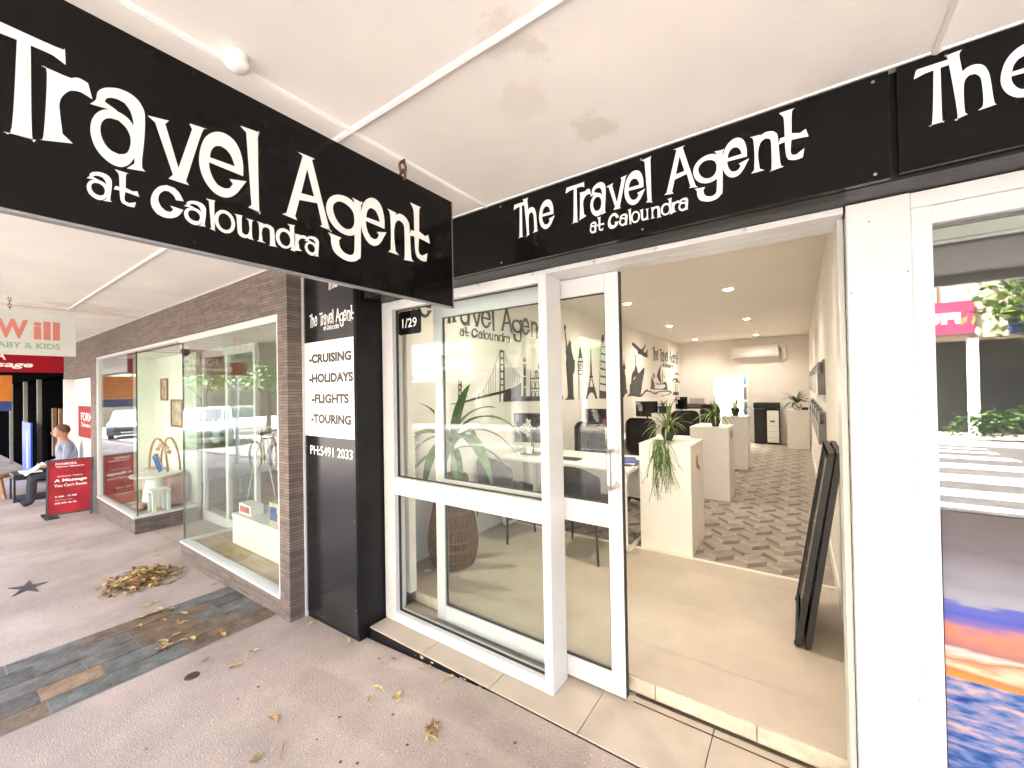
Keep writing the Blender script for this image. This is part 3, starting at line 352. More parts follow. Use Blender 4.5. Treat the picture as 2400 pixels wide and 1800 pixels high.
# black star inlay, drain cap
st = B(); P = []
for i in range(10):
    a = 2*math.pi*i/10+.35; r = .20 if i % 2 == 0 else .07; P.append((-5.72+r*math.cos(a)*1.25, .515+r*math.sin(a)*.62))
st.poly(P, [], lambda u, v, w: (u, v, zp(u)+.001+w), .004)
tag(st.build('star_inlay', pm('worn_brass', (.06, .055, .055), .5, .4, 20), org=(-5.72, .515, -.166)), 'dark metal star set flush into the pavement', 'inlay')
dc = B(); dc.lathe(-2.922, .879, [(.0, zp(-2.92)+.006), (.030, zp(-2.92)+.006), (.036, zp(-2.92)+.004), (.038, zp(-2.92))], 20, False)
tag(dc.build('drain_cap', pm('cast_iron', (.05, .04, .035), .6, .4, 40, .3, 90), org=(-2.922, .879, -.088)), 'small round iron drain cap set in the concrete pavement', 'drain cap')

# ================================================================ travel agency building shell
shop = thing('travel_agency', 'travel agency shop with white walls and a black painted sign beam', 'shop', (-1.2, 1.8, 0))
lw = boxes([(-2.95, -2.7, 1.98, 12.2, -.1, 2.7)]); lw.box(-2.7, -2.33, 2.0, 2.06, .08, 2.7); lw.box(-2.95, -2.351, 1.87, 1.98, -.1, 2.7)
lw.build('side_wall', PLASTER, shop)
rw = boxes([(.2, .32, 2.0, 12.2, -.1, 2.7)]); rw.build('side_wall', PLASTER, shop)
bw = boxes([(-2.7, -1.85, 12.0, 12.2, -.1, 2.7), (-1.10, .2, 12.0, 12.2, -.1, 2.7), (-1.85, -1.10, 12.0, 12.2, 1.76, 2.7)]); bw.build('back_wall', PLASTER, shop)
boxes([(-2.95, .32, 1.88, 12.2, 2.7, 2.9)]).build('interior_ceiling', ICEIL, shop)
tr = boxes([(-2.7, -1.22-.0, 11.975, 11.997, .08, .18), (-.2, .198, 11.975, 11.997, .08, .18)]); 
tr.box(.183, .198, 3.2, 11.97, .08, .19); tr.box(-2.698, -2.683, 3.8, 11.97, .08, .19); tr.build('skirting_board', WHITE, shop)
ar = boxes([(-1.91, -1.85, 11.97, 12.0, .08, 1.80), (-1.10, -1.04, 11.97, 12.0, .08, 1.80), (-1.85, -1.10, 11.97, 12.0, 1.76, 1.82)]); ar.build('door_architrave', WHITE, shop, bevel=.004)
boxes([(-2.36, .30, 1.668, 2.0, 2.152, 2.478)]).build('sign_beam', BLACKP, shop)
boxes([(.30, 3.6, 1.668, 2.0, 2.152, 2.478)]).build('sign_beam', BLACKP, shop)
boxes([(-40, 12, 1.7, 13, 2.92, 5.2), (-40, 12, 1.702, 1.86, 2.5, 2.919)]).build('upper_sun_block', pm('render_cream', (.55, .50, .42), .8, .1, 2), shop)  # unseen mass and lower strip, added to keep the sun off the shopfronts
# back room beyond the open doorway
bk = boxes([(-2.6, -.5, 14.0, 14.1, -.1, 2.7), (-2.7, -2.6, 12.2, 14.1, -.1, 2.7), (-.5, -.4, 12.2, 14.1, -.1, 2.7), (-2.7, -.4, 12.2, 14.1, 2.7, 2.8)]); bk.build('back_room_wall', pm('back_room_white', (.85, .87, .82), .7, .02), shop)
fl = B(); fl.box(-2.7, .2, 2.06, 3.70, -.1, .08); tfl = struct(fl.build('floor', TILE))
gr = B()
for x in (-2.25, -1.65, -1.05, -.45, .15): gr.face([(x-.0015, 2.06, .0815), (x+.0015, 2.06, .0815), (x+.0015, 3.69, .0815), (x-.0015, 3.69, .0815)])
for y in (2.35, 2.95, 3.5): gr.face([(-2.7, y-.0015, .0815), (.2, y-.0015, .0815), (.2, y+.0015, .0815), (-2.7, y+.0015, .0815)])
struct_t = gr.build('tile_joint', pm('tile_grout', (.47, .385, .29), .8, .1), tfl)
sp_ = B()
for i in range(6):
    x0 = -2.33 + i*.43; sp_.box(x0+.002, min(.19, x0+.428), 2.048, 2.059, .006, .076)
RISER = sp_
struct(boxes([(-2.7, .2, 3.695, 3.73, .07, .087)]).build('floor_trim', pm('pale_trim_strip', (.72, .67, .60), .4, .04)))
CARP = [pm('carpet_mid', (.36, .305, .255), .95, .18, 5, .5, 320), pm('carpet_dark', (.205, .163, .134), .95, .2, 9, .5, 320), pm('carpet_light', (.42, .365, .31), .95, .15, 9, .5, 320), pm('carpet_tone', (.33, .28, .23), .95, .18, 7, .5, 320)]
cp = B(); cp.box(-2.7, .2, 3.73, 12.0, -.1, .08); cp.box(-2.6, -.5, 12.0, 14.0, -.1, .078)
def bar(cx, cy, dx, dy, hw, hgt):
    # parallelogram, short ends cut along y
    cp.face([(cx-dx, cy-dy-hw, hgt), (cx+dx, cy+dy-hw, hgt), (cx+dx, cy+dy+hw, hgt), (cx-dx, cy-dy+hw, hgt)])
for i in range(-1, 14):
    for j in range(0, 21):
        x = -2.66+.235*i; y = 3.86+.43*j
        if y > 11.85: continue
        for (m_, ox, oy, dx, dy, hw, hz) in ((1, 0, 0, .064, .064, .046, .0835), (1, .075, .22, .056, -.058, .036, .0835), (2, .117, .02, .055, -.06, .03, .0833), (2, -.045, .2, .055, .055, .024, .0833), (3, .117, .13, .075, .0, .055, .0825)):
            xx = x+ox
            if xx-dx < -2.69 or xx+dx > .18 or y+oy > 11.9: continue
            cp.m = m_; bar(xx, y+oy, dx, dy, hw, hz)
struct(cp.build('carpet_floor', CARP))
# doorstep: tiled sill with black painted riser
ds = thing('door_step', 'beige tiled doorstep with chipped black painted riser below the shopfront', 'doorstep', (-1.2, 1.85, 0))
d = B()
for i in range(9):
    x0 = -2.345+.5*i; d.box(x0+.0015, x0+.4985, 1.667, 2.048, -.009, 0)
d.build('sill_tile', TILE, ds, bevel=.002); RISER.build('step_riser', TILE2, ds, bevel=.002)
d = B(); d.box(-2.345, -1.2, 1.670, 2.046, -.14, -.0095); d.build('riser', BLACKP, ds)
rs2 = random.Random(5)
for k in range(12):
    x = rs2.uniform(-1.95, -1.30); z = -.014-rs2.random()*.022; w_ = rs2.uniform(.004, .018); d = B()
    d.poly([(x+w_*rs2.uniform(.5, 1)*math.cos(a), z+.4*w_*rs2.uniform(.5, 1)*math.sin(a)) for a in [2*math.pi*q/8 for q in range(8)]], [], lambda u, v, w: (u, 1.6695-w, v), .0012)
    d.build('chipped_paint', pm('bare_render', (.6, .55, .5), .8, .2, 30), ds)
tr_ = B(); tr_.box(-.70, .14, 2.032, 2.046, .0005, .005); tr_.box(-.70, .14, 1.985, 1.988, .0005, .004); tr_.build('door_track', pm('bronze_track', (.09, .07, .05), .5, .3, metal=.7), ds)

# ================================================================ shopfront frame and sliding door
fr = thing('shopfront_window', 'fixed white aluminium shopfront window on the tiled doorstep', 'window', (-1.7, 1.8, 0))
f = boxes([(-2.35, -2.243, 1.80, 1.87, .0, 2.15), (-2.243, -1.09, 1.80, 1.87, .0, .062), (-2.243, -1.09, 1.80, 1.87, 2.09, 2.15), (-1.09, -1.042, 1.80, 1.955, .0, 2.15), (-2.243, -1.09, 1.803, 1.865, .85, .965)])
frm = f.build('frame', ALU, fr, bevel=.003)
f = boxes([(-1.042, .135, 1.80, 1.90, 2.128, 2.151), (-1.042, .135, 1.90, 2.0, 2.128, 2.151)]); f.build('door_head', ALU, fr, bevel=.002)
f = boxes([(.12, .1385, 1.86, 2.0, .0, 2.128)]); f.build('door_jamb', pm('grey_jamb', (.55, .56, .52), .4, .05), fr, bevel=.002)
g = B(); g.box(-2.238, -1.094, 1.838, 1.844, .967, 2.088); g.box(-2.238, -1.094, 1.838, 1.844, .064, .848); g.build('glass_pane', GLASS, fr)
k = B()
for z0, z1 in ((.965, 2.09), (.062, .85)):
    k.box(-2.2425, -2.236, 1.833, 1.849, z0, z1); k.box(-1.0965, -1.0905, 1.833, 1.849, z0, z1); k.box(-2.236, -1.0965, 1.833, 1.849, z0, z0+.005); k.box(-2.236, -1.0965, 1.833, 1.849, z1-.005, z1)
k.build('gasket', LINE, frm)
rs3 = random.Random(3)
for k in range(7):
    x = -2.2+.34*k+rs3.random()*.1; w_ = B(); w_.lathe(x, 0, [(0, 0), (.009, 0), (.006, .003), (0, .004)], 10, False)
    w_.v = [(x, 1.7995-z, 2.139+y) for x, y, z in w_.v]; w_.build('screw_plug', pm('screw_plug_putty', (.5, .47, .42), .6, .2), frm)
npl = thing('number_sign', 'black street number plate reading 1/29 on the shopfront glass', 'number plate', (-2.107, 1.835, 2.0))
def rrect(x0, x1, z0, z1, r, n=6):
    P = []
    for cx, cz, a0 in ((x1-r, z0+r, -90), (x1-r, z1-r, 0), (x0+r, z1-r, 90), (x0+r, z0+r, 180)):
        for q in range(n+1): a = R(a0+90*q/n); P.append((cx+r*math.cos(a), cz+r*math.sin(a)))
    return P
b = B(); b.poly(rrect(-2.218, -1.998, 1.92, 2.076, .018), [], lambda u, v, w: (u, 1.8375-w, v), .003); pn = b.build('plate', BLACK, npl)
b = B(); txt(b, '1/29', (-2.178, 1.8342, 1.965), (1, 0, 0), (0, 0, 1), .142, .062, .0006, .012); b.build('lettering', SIGNW, pn)
sd_ = thing('sliding_door', 'white framed glazed sliding door left half open', 'door', (-1.38, 1.97, 0))
f = boxes([(-2.024, -1.948, 1.968, 2.005, .012, 2.125), (-.80, -.728, 1.968, 2.005, .012, 2.125), (-1.948, -.80, 1.968, 2.005, .012, .115), (-1.948, -.80, 1.968, 2.005, 2.03, 2.125), (-1.948, -.80, 1.97, 2.003, .838, .955)])
dfm = f.build('door_frame', ALU, sd_, bevel=.003)
g = B(); g.box(-1.944, -.804, 1.984, 1.990, .957, 2.028); g.box(-1.944, -.804, 1.984, 1.990, .117, .836); g.build('glass_pane', GLASS, sd_)
k = B()
for z0, z1 in ((.955, 2.03), (.115, .838)):
    k.box(-1.9475, -1.942, 1.98, 1.994, z0, z1); k.box(-.806, -.8005, 1.98, 1.994, z0, z1); k.box(-1.942, -.806, 1.98, 1.994, z0, z0+.005); k.box(-1.942, -.806, 1.98, 1.994, z1-.005, z1)
k.box(-.7275, -.7235, 1.972, 2.001, .015, 2.122); k.build('gasket', LINE, dfm)
h = B(); hp = [(-.763, 1.966, 1.235), (-.763, 1.912, 1.235)]
for q in range(7): a = R(90*q/6); hp.append((-.763, 1.912-.022*math.sin(a), 1.213+.022*math.cos(a)))
hp += [(-.763, 1.890, 1.075)]
for q in range(1, 7): a = R(90*q/6); hp.append((-.763, 1.912-.022*math.cos(a), 1.075-.022*math.sin(a)))
hp += [(-.763, 1.966, 1.053)]
h.tube(hp, .0125, 14); hn = h.build('handle', STEEL, sd_); h = B()
for z in (1.235, 1.053): h.tube([(-.763, 1.9675, z), (-.763, 1.96, z)], .026, 22); h.tube([(-.763, 1.96, z), (-.763, 1.957, z)], .022, 22)
h.build('mounting_rose', STEEL, hn)
l_ = boxes([(-.775, -.75, 1.963, 1.9675, .962, 1.032)]); l_.tube([(-.7625, 1.963, .985), (-.7625, 1.9605, .985)], .008, 14); l_.build('lock_plate', STEEL, dfm, bevel=.002)
# right-hand pilaster and window
pil = thing('white_pilaster', 'glossy white pilaster between the open doorway and the poster window', 'pilaster', (.24, 1.8, 0))
PW = pm('gloss_white_cladding', (.62, .612, .60), .16, .02, 2, .015, 10, coat=.3)
boxes([(.14, .30, 1.79, 2.0, -.01, 2.15)]).build('cladding_panel', PW, pil, bevel=.004)
for x, z in ((.2, 2.08), (.15, 1.85), (.29, 1.90), (.153, 1.0), (.15, .72), (.289, .55)): b = B(); b.tube([(x, 1.7895, z), (x, 1.7885, z)], .0035, 8); b.build('rivet', pm('dull_rivet', (.25, .24, .23), .5, .2), pil)
rwn = thing('poster_window', 'white framed shop window of dark glass carrying a sunset poster', 'window', (1.3, 1.8, 0))
f = boxes([(.301, .350, 1.80, 1.90, -.005, 2.10), (.301, 3.4, 1.80, 1.90, 2.101, 2.150), (.350, 3.4, 1.81, 1.9, 2.045, 2.1005), (.350, 3.4, 1.80, 1.9, -.005, .12)]); f.build('frame', ALU, rwn, bevel=.003)
f = boxes([(.352, 3.4, 1.838, 1.862, 1.995, 2.032), (.352, 3.4, 1.845, 1.855, 1.985, 1.994)]); f.build('inner_rail', pm('grey_green_rail', (.34, .37, .33), .35, .05), rwn, bevel=.003)
boxes([(.352, 3.4, 1.835, 1.858, 2.034, 2.044)]).build('gasket', LINE, rwn)
boxes([(.3505, 3.4, 1.828, 1.834, .12, 2.045)]).build('glass_pane', GLASS3, rwn)
pst = boxes([(.356, 2.9, 1.822, 1.8265, .13, 1.144)]); tag(pst.build('sunset_poster', SUNSET, org=(1.3, 1.824, .13)), 'poster of an orange sunset over a blue sea, stuck on the window', 'poster')
boxes([(.32, 4, 3.2, 3.3, -.1, 2.7), (3.9, 4, 2, 3.3, -.1, 2.7), (.32, 4, 1.9, 3.3, 2.45, 2.6), (.32, 4, 1.9, 3.3, -.1, .1)]).build('display_room', pm('room_gloom_grey', (.05, .05, .046), .8, .1), rwn)  # dark lining colour carries the gloom of the unlit room behind the glass

# ================================================================ signs of the agency
def plate(name, mats, parent, x0, x1, y0, y1, z0, z1, bev=.0015): return boxes([(x0, x1, y0, y1, z0, z1)]).build(name, mats, parent, bevel=bev)
hs = thing('hanging_sign', 'large black double sided sign hung under the awning on rusty chains', 'sign', (-1.29, .45, 2.40))
pn = plate('panel', BLACK, hs, -1.298, -1.282, -.5, 1.372, 1.925, 2.405, .001)
e_ = boxes([(-1.300, -1.280, -.5, 1.374, 1.918, 1.9245), (-1.300, -1.280, 1.3725, 1.376, 1.918, 2.405)]); e_.build('edge_trim', pm('grey_edge_trim', (.30, .31, .32), .35, .05, metal=.6), hs)
b = B(); logo(b, (-1.2815, .05, 2.08), (0, 1, 0), (0, 0, 1), 1, 1, .0012); b.build('lettering', SIGNW, pn)
b = B(); logo(b, (-1.2985, .9, 2.08), (0, -1, 0), (0, 0, 1), 1, 1, .0012); b.build('lettering', SIGNW, pn)
for y in (1.10, -.25):
    c = B()
    c.tube([(-1.29, y, 2.478), (-1.29, y, 2.466)], .012, 10)
    for z, ax in ((2.447, 0), (2.415, 1)):
        ring = [((-1.29+(.015*math.cos(t) if ax else 0), y+(0 if ax else .016*math.cos(t)), z+.022*math.sin(t))) for t in [2*math.pi*q/14 for q in range(15)]]
        c.tube(ring, .0052, 8, False)
    c.build('chain', RUST, hs)
for y in (-.4, .4, 1.0):
    for zz in (1.945, 2.385): b = B(); b.tube([(-1.2815, y, zz), (-1.2805, y, zz)], .004, 8); b.build('screw', BLACKP, pn)
fs = thing('fascia_sign', 'long black fascia sign with white shop lettering above the doorway', 'sign', (-1.0, 1.65, 2.15))
pn = plate('panel', BLACK, fs, -2.36, .236, 1.64, 1.667, 2.155, 2.474)
b = B(); logo(b, (-.838, 1.6395, 2.277), (1, 0, 0), (0, 0, 1), .742, .765, .0012); b.build('lettering', SIGNW, pn)
for x in (-1.9, -1.2, -.5, .2):
    for zz in (2.175, 2.455): b = B(); b.tube([(x, 1.6395, zz), (x, 1.6385, zz)], .0045, 8); b.build('screw', pm('zinc_screw', (.3, .3, .3), .4, .2), pn)
fs2 = thing('fascia_sign', 'black fascia sign above the poster window, cropped after its first word', 'sign', (1.5, 1.65, 2.15))
pn = plate('panel', BLACK, fs2, .252, 3.5, 1.636, 1.667, 2.16, 2.474)
b = B(); logo(b, (.615, 1.6355, 2.277), (1, 0, 0), (0, 0, 1), .86, .79, .0012); b.build('lettering', SIGNW, pn)
cs = thing('pillar_sign', 'black and white sign pillar listing cruising, holidays, flights and touring', 'sign', (-2.67, 1.62, -.08))
b = B(); b.box(-2.985, -2.362, 1.602, 1.87, -.12, 2.478); b.build('pillar', BLACKP, cs, bevel=.003)
pn = plate('panel', PILB, cs, -2.982, -2.372, 1.596, 1.6015, -.05, 2.477, .001)
boxes([(-2.998, -2.9855, 1.585, 1.87, -.1, 2.477)]).build('corner_trim', ALU, cs)
wp = plate('white_panel', SIGNW, cs, -2.980, -2.374, 1.5935, 1.5955, 1.232, 1.905, 0)
TX = pm('olive_black_lettering', (.045, .035, .028), .5, .2)
for s, x, z, w, h in (('-CRUISING', -2.915, 1.752, .49, .066), ('-HOLIDAYS', -2.915, 1.612, .505, .066), ('-FLIGHTS', -2.885, 1.467, .43, .066), ('-TOURING', -2.895, 1.325, .46, .066)):
    b = B(); txt(b, s, (x, 1.5932, z), (1, 0, 0), (0, 0, 1), w*1.06, h, .0006, .05); b.build('lettering', TX, wp)
b = B(); txt(b, 'PH:5491 2033', (-2.915, 1.5955, 1.098), (1, 0, 0), (0, 0, 1), .515, .066, .0006, .012); b.build('lettering', SIGNW, pn)
b = B(); logo(b, (-2.775, 1.5957, 2.015), (1, 0, 0), (0, 0, 1), .345, .42, .0006)
b.build('lettering', SIGNW, pn)
b = B(); logo(b, (-2.51, 1.5957, 2.254), (1, 0, 0), (0, 0, 1), .42, .46, .0006, 3); b.build('lettering', SIGNW, pn)
for x in (-2.965, -2.39):
    for z in (.12, .7, 1.15, 2.0): b = B(); b.tube([(x, 1.596, z), (x, 1.595, z)], .004, 8); b.build('screw', pm('zinc_screw', (.3, .3, .3), .4, .2), pn)

# ================================================================ awning
aw = thing('street_awning', 'cream lined street awning over the pavement with cover strips and water stains', 'awning', (-5, 0, 2.48))
lining = pm('stained_awning_lining', (.85, .82, .765), .75, .05, 1.6, .06, 40, speck=[(4.5, .018, (.62, .57, .50)), (9, .02, (.70, .66, .6))])
N = lining.node_tree.nodes; L = lining.node_tree.links; bs = N['Principled BSDF']; src = bs.inputs['Base Color'].links[0].from_socket
ge = N.new('ShaderNodeNewGeometry'); nz = N.new('ShaderNodeTexNoise'); nz.inputs['Scale'].default_value = 7; nz.inputs['Detail'].default_value = 9; nz.inputs['Roughness'].default_value = .68; L.new(ge.outputs['Position'], nz.inputs[0])
for (cx, cy, sx, rad, colr, amt) in ((-.60, .915, 1.0, .12, (.60, .54, .46), .42), (-.585, 1.37, 1.0, .105, (.58, .55, .47), .5), (-.69, 1.10, 1.0, .12, (.70, .65, .58), .4), (-2.9, .6, 1, .25, (.66, .6, .55), .5), (-6.2, 1.0, 1, .5, (.6, .54, .5), .6), (-8.0, .6, 1, .6, (.6, .54, .5), .6)):
    ds_ = N.new('ShaderNodeVectorMath'); ds_.operation = 'DISTANCE'; L.new(ge.outputs['Position'], ds_.inputs[0]); ds_.inputs[1].default_value = (cx, cy, 2.48)
    dv = N.new('ShaderNodeMath'); dv.operation = 'MULTIPLY_ADD'; L.new(ds_.outputs['Value'], dv.inputs[0]); dv.inputs[1].default_value = -.30/rad; L.new(nz.outputs[0], dv.inputs[2])
    mr = N.new('ShaderNodeMapRange'); L.new(dv.outputs[0], mr.inputs[0]); mr.inputs['From Min'].default_value = .26; mr.inputs['From Max'].default_value = .36; mr.inputs['To Max'].default_value = amt
    mx = N.new('ShaderNodeMix'); mx.data_type = 'RGBA'; L.new(mr.outputs[0], mx.inputs[0]); L.new(src, mx.inputs[6]); mx.inputs[7].default_value = (*colr, 1); src = mx.outputs[2]
L.new(src, bs.inputs['Base Color'])
boxes([(-40, 9, -1.55, 1.69, 2.48, 2.60)]).build('lining', lining, aw)
b = B()
for x in (-1.29, .335, -2.9, -4.7): b.tube([(x, -1.54, 2.482), (x, 1.638 if x > -2 else 1.49, 2.482)], .013 if x > -2 else .004, 8)
b.tube([(-39, .87, 2.483), (8.9, .87, 2.483)], .014, 8); b.tube([(-39, -.35, 2.483), (8.9, -.35, 2.483)], .014, 8)
b.tube([(-12.9, 1.475, 2.482), (-3.0, 1.475, 2.482)], .008, 6); b.tube([(-2.36, 1.635, 2.4805), (3.5, 1.635, 2.4805)], .006, 6)
b.build('cover_strip', WHITE, aw)
for x in (-6.5, -8.4, -10.5): boxes([(x-.05, x+.05, -1.53, 1.44, 2.462, 2.4795)]).build('ceiling_joint', CEIL, aw)
boxes([(-40, 9, -1.63, -1.551, 2.40, 2.80)]).build('front_fascia', WHITE, aw)
dl = B(); dl.lathe(-1.25, .49, [(.030, 2.479), (.030, 2.474), (.027, 2.469), (.031, 2.460), (.030, 2.450), (.024, 2.441), (.013, 2.436), (0, 2.435)], 22, False); tag(dl.build('dome_light', pm('opal_dome', (.84, .83, .80), .25, .02), org=(-1.25, .49, 2.48), smooth=True), 'small round white ceiling light on the awning cover strip', 'ceiling light')
# ================================================================ neighbouring children's shop
ks = thing('kids_shop', "children's shop faced in grey brown split stone with two glazed bays", 'shop', (-6, 1.5, -.17))
boxes([(-3.14, -2.999, 1.48, 1.9, -.2, 2.478)]).build('stone_pier', CLAD, ks)
boxes([(-9.18, -8.79, 1.48, 1.9, -.4, 2.1295)]).build('stone_pier', CLAD, ks)
boxes([(-11.4, -9.18, 1.48, 1.7, 1.865, 2.478), (-9.18, -3.14, 1.48, 1.7, 2.13, 2.478)]).build('stone_header', CLAD, ks)
boxes([(-5.2, -3.14, 1.485, 1.56, -.3, .035), (-5.2, -5.12, 1.56, 2.2, -.3, .035)]).build('stone_plinth', CLAD, ks)
boxes([(-8.79, -6.83, 1.485, 1.56, -.4, -.005), (-6.91, -6.83, 1.56, 2.15, -.4, -.005)]).build('stone_plinth', CLAD, ks)
f = boxes([(-5.215, -3.14, 1.475, 1.56, .0355, .056), (-5.215, -5.12, 1.56, 2.2, .0355, .056), (-3.162, -3.141, 1.482, 1.54, .0565, 2.129), (-5.21, -3.1625, 1.483, 1.54, 2.075, 2.129)])
f.build('window_frame', ALU, ks, bevel=.002)
f = boxes([(-8.785, -6.82, 1.475, 1.56, -.0045, .024), (-6.91, -6.82, 1.56, 2.15, -.0045, .024), (-8.785, -8.74, 1.482, 1.54, .0245, 2.129), (-8.74, -5.2105, 1.483, 1.54, 2.095, 2.129)])
f.build('window_frame', ALU, ks, bevel=.002)
b = B(); b.box(-5.2, -4.18, 1.508, 1.516, .062, 2.075); b.box(-4.172, -3.163, 1.508, 1.516, .062, 2.075); b.box(-5.2, -5.192, 1.52, 2.18, .062, 2.1); b.build('glass_pane', GLASS2, ks)
b = B(); b.box(-8.74, -6.842, 1.508, 1.516, .024, 2.095); b.box(-6.84, -6.832, 1.52, 2.13, .024, 2.1); b.build('glass_pane', GLASS2, ks)
GE = pm('green_glass_edge', (.05, .10, .08), .2, .1)
boxes([(-6.8425, -6.8315, 1.5065, 1.5195, .0245, 2.1)]).build('glass_edge', GE, ks); boxes([(-5.2015, -5.1915, 1.5065, 1.5195, .0625, 2.075)]).build('glass_edge', GE, ks); boxes([(-6.8405, -6.8315, 1.52, 2.13, 2.1, 2.106)]).build('glass_edge', GE, ks)
boxes([(-9.2, -3.02, 1.541, 2.26, 2.14, 2.2), (-9.2, -2.999, 2.26, 6, 2.5, 2.6)]).build('shop_ceiling', ICEIL, ks)
b = boxes([(-9.2, -3.0, 5.9, 6.0, -.3, 2.5), (-9.3, -8.8, 1.9, 6, -.4, 2.5), (-3.05, -2.955, 2.0, 6, -.3, 2.5), (-8.8, -6.95, 2.17, 2.22, -.4, 2.14), (-5.2, -3.05, 5.0, 5.1, 0, 2.5)]); b.build('shop_wall', pm('sage_white_wall', (.86, .87, .81), .8, .05, 2), ks)
b = B(); b.box(-5.19, -3.0, 1.56, 2.25, -.1, .045); b.box(-8.8, -6.91, 1.56, 2.17, -.2, .008); b.box(-9.2, -3, 2.27, 5.9, -.2, -.03); b.build('shop_floor', WOODF, ks)
b = boxes([(-6.83, -6.77, 2.2, 2.25, -.2, 2.14), (-5.27, -5.21, 2.2, 2.25, -.16, 2.14), (-6.77, -5.27, 2.2, 2.25, 2.04, 2.14), (-6.06, -5.98, 2.2, 2.25, -.17, 2.04), (-6.77, -6.06, 2.2, 2.25, -.19, -.06), (-5.98, -5.27, 2.2, 2.25, -.17, -.05)])
b.build('entrance_door', ALU, ks, bevel=.003); dg_ = boxes([(-6.76, -6.07, 2.222, 2.228, -.06, 2.04), (-5.97, -5.28, 2.222, 2.228, -.05, 2.04)]).build('door_glass', GLASS2, ks)
b = boxes([(-11.4, -9.18, 1.62, 1.7, -.6, 1.865), (-11.46, -11.4, 1.48, 1.7, -.6, 1.865)]); b.build('white_wall', pm('chalky_white_render', (.78, .76, .77), .8, .05, 2, .1, 60), ks)
w_ = thing('wall_sign', 'small red massage shop sign on the white wall beside the stone pier', 'sign', (-10.3, 1.61, .8))
pn = boxes([(-11.0, -9.19, 1.61, 1.618, .80, 1.365)]).build('panel', RED, w_)
b = B(); txt(b, 'FORMOSA', (-10.75, 1.6095, 1.10), (1, 0, 0), (0, 0, 1), 1.53, .15, .001, .012); txt(b, 'Taiwan Massage', (-10.75, 1.6095, .97), (1, 0, 0), (0, 0, 1), 1.53, .10, .001, .012, shear=.25); b.build('lettering', SIGNW, pn)
c_ = thing('security_camera', 'dark blue dome security camera under the entrance soffit', 'camera', (-6.1, 1.80, 2.13))
b = B(); b.lathe(-6.1, 1.80, [(.055, 2.138), (.055, 2.10), (.045, 2.09)], 18); b.build('mount', WHITE, c_)
b = B(); b.lathe(-6.1, 1.80, [(.045, 2.0895), (.046, 2.06), (.036, 2.03), (.018, 2.012), (0, 2.008)], 18, False); b.build('dome', pm('blue_smoked_dome', (.01, .03, .12), .1, .1), c_, smooth=True)
# --- goods in the right bay
pl_ = thing('display_plinth', 'low white display plinth on the timber floor of the right bay', 'plinth', (-4.15, 1.95, .045))
boxes([(-4.70, -3.55, 1.76, 2.2, .046, .30)]).build('body', LAM, pl_, bevel=.004); boxes([(-4.705, -3.545, 1.755, 2.205, .3005, .345)]).build('top', LAM, pl_, bevel=.004)
PR = [pm('box_print_red', (.45, .06, .05), .5, .5, 30), pm('box_print_blue', (.04, .10, .33), .5, .5, 26), pm('box_print_cream', (.62, .52, .36), .5, .3, 26)]
def carton(name, label, x, y, z, w, d, h, mat, win):
    t = thing(name, label, 'box', (x, y, z)); boxes([(x-w/2, x+w/2, y-d/2, y+d/2, z, z+h)]).build('carton', mat, t, bevel=.003)
    boxes([(x-w*.38, x+w*.38, y-d/2-.004, y-d/2-.0005, z+h*.2, z+h*.8)]).build('picture', win, t); return t
carton('toy_box', 'flat white toy box with a red picture on the plinth', -4.52, 1.86, .3455, .26, .12, .10, LAM, PR[0])
carton('toy_box', 'cream toy box standing at the front of the plinth', -3.93, 1.84, .3455, .16, .08, .20, PR[2], PR[1])
carton('toy_box', 'tall blue toy box standing behind the cream one', -3.86, 1.98, .3455, .19, .07, .37, PR[1], LAM)
carton('toy_box', 'dark blue toy box at the right end of the plinth', -3.66, 1.90, .3455, .12, .1, .16, PR[1], PR[2])
rk = thing('clothes_rack', 'white clothes rack with small garments behind the entrance door', 'clothes rack', (-5.8, 2.75, -.03))
b = B(); 
for x in (-6.35, -5.25): b.tube([(x, 2.55, -.028), (x, 2.75, 1.06), (x, 2.95, -.028)], .012, 8)
b.tube([(-6.37, 2.75, 1.06), (-5.23, 2.75, 1.06)], .012, 8); b.build('frame', WHITE, rk)
GC = [(.10, .08, .07), (.42, .33, .14), (.30, .34, .24), (.34, .24, .20), (.16, .13, .22), (.45, .42, .36), (.22, .10, .12), (.12, .17, .20)]
for i in range(10):
    x = -6.28+i*.105; b = B(); P = [(-.02, .0), (-.05, -.04), (-.19, -.10), (-.17, -.22), (-.12, -.19), (-.125, -.55), (.125, -.55), (.12, -.19), (.17, -.22), (.19, -.10), (.05, -.04), (.02, 0)]
    b.poly([(u*.9, v*.85) for u, v in P], [], lambda u, v, w: (x+w+.02*v, 2.75+u, 1.04+v), .05); gm_ = b.build('garment', pm('garment_%d' % (i % 8), GC[i % 8], .9, .2, 20), rk); b = B(); b.tube([(x+.02, 2.75, 1.045), (x+.02, 2.75, 1.075)], .004, 5); b.build('hanger', GREYP, gm_)
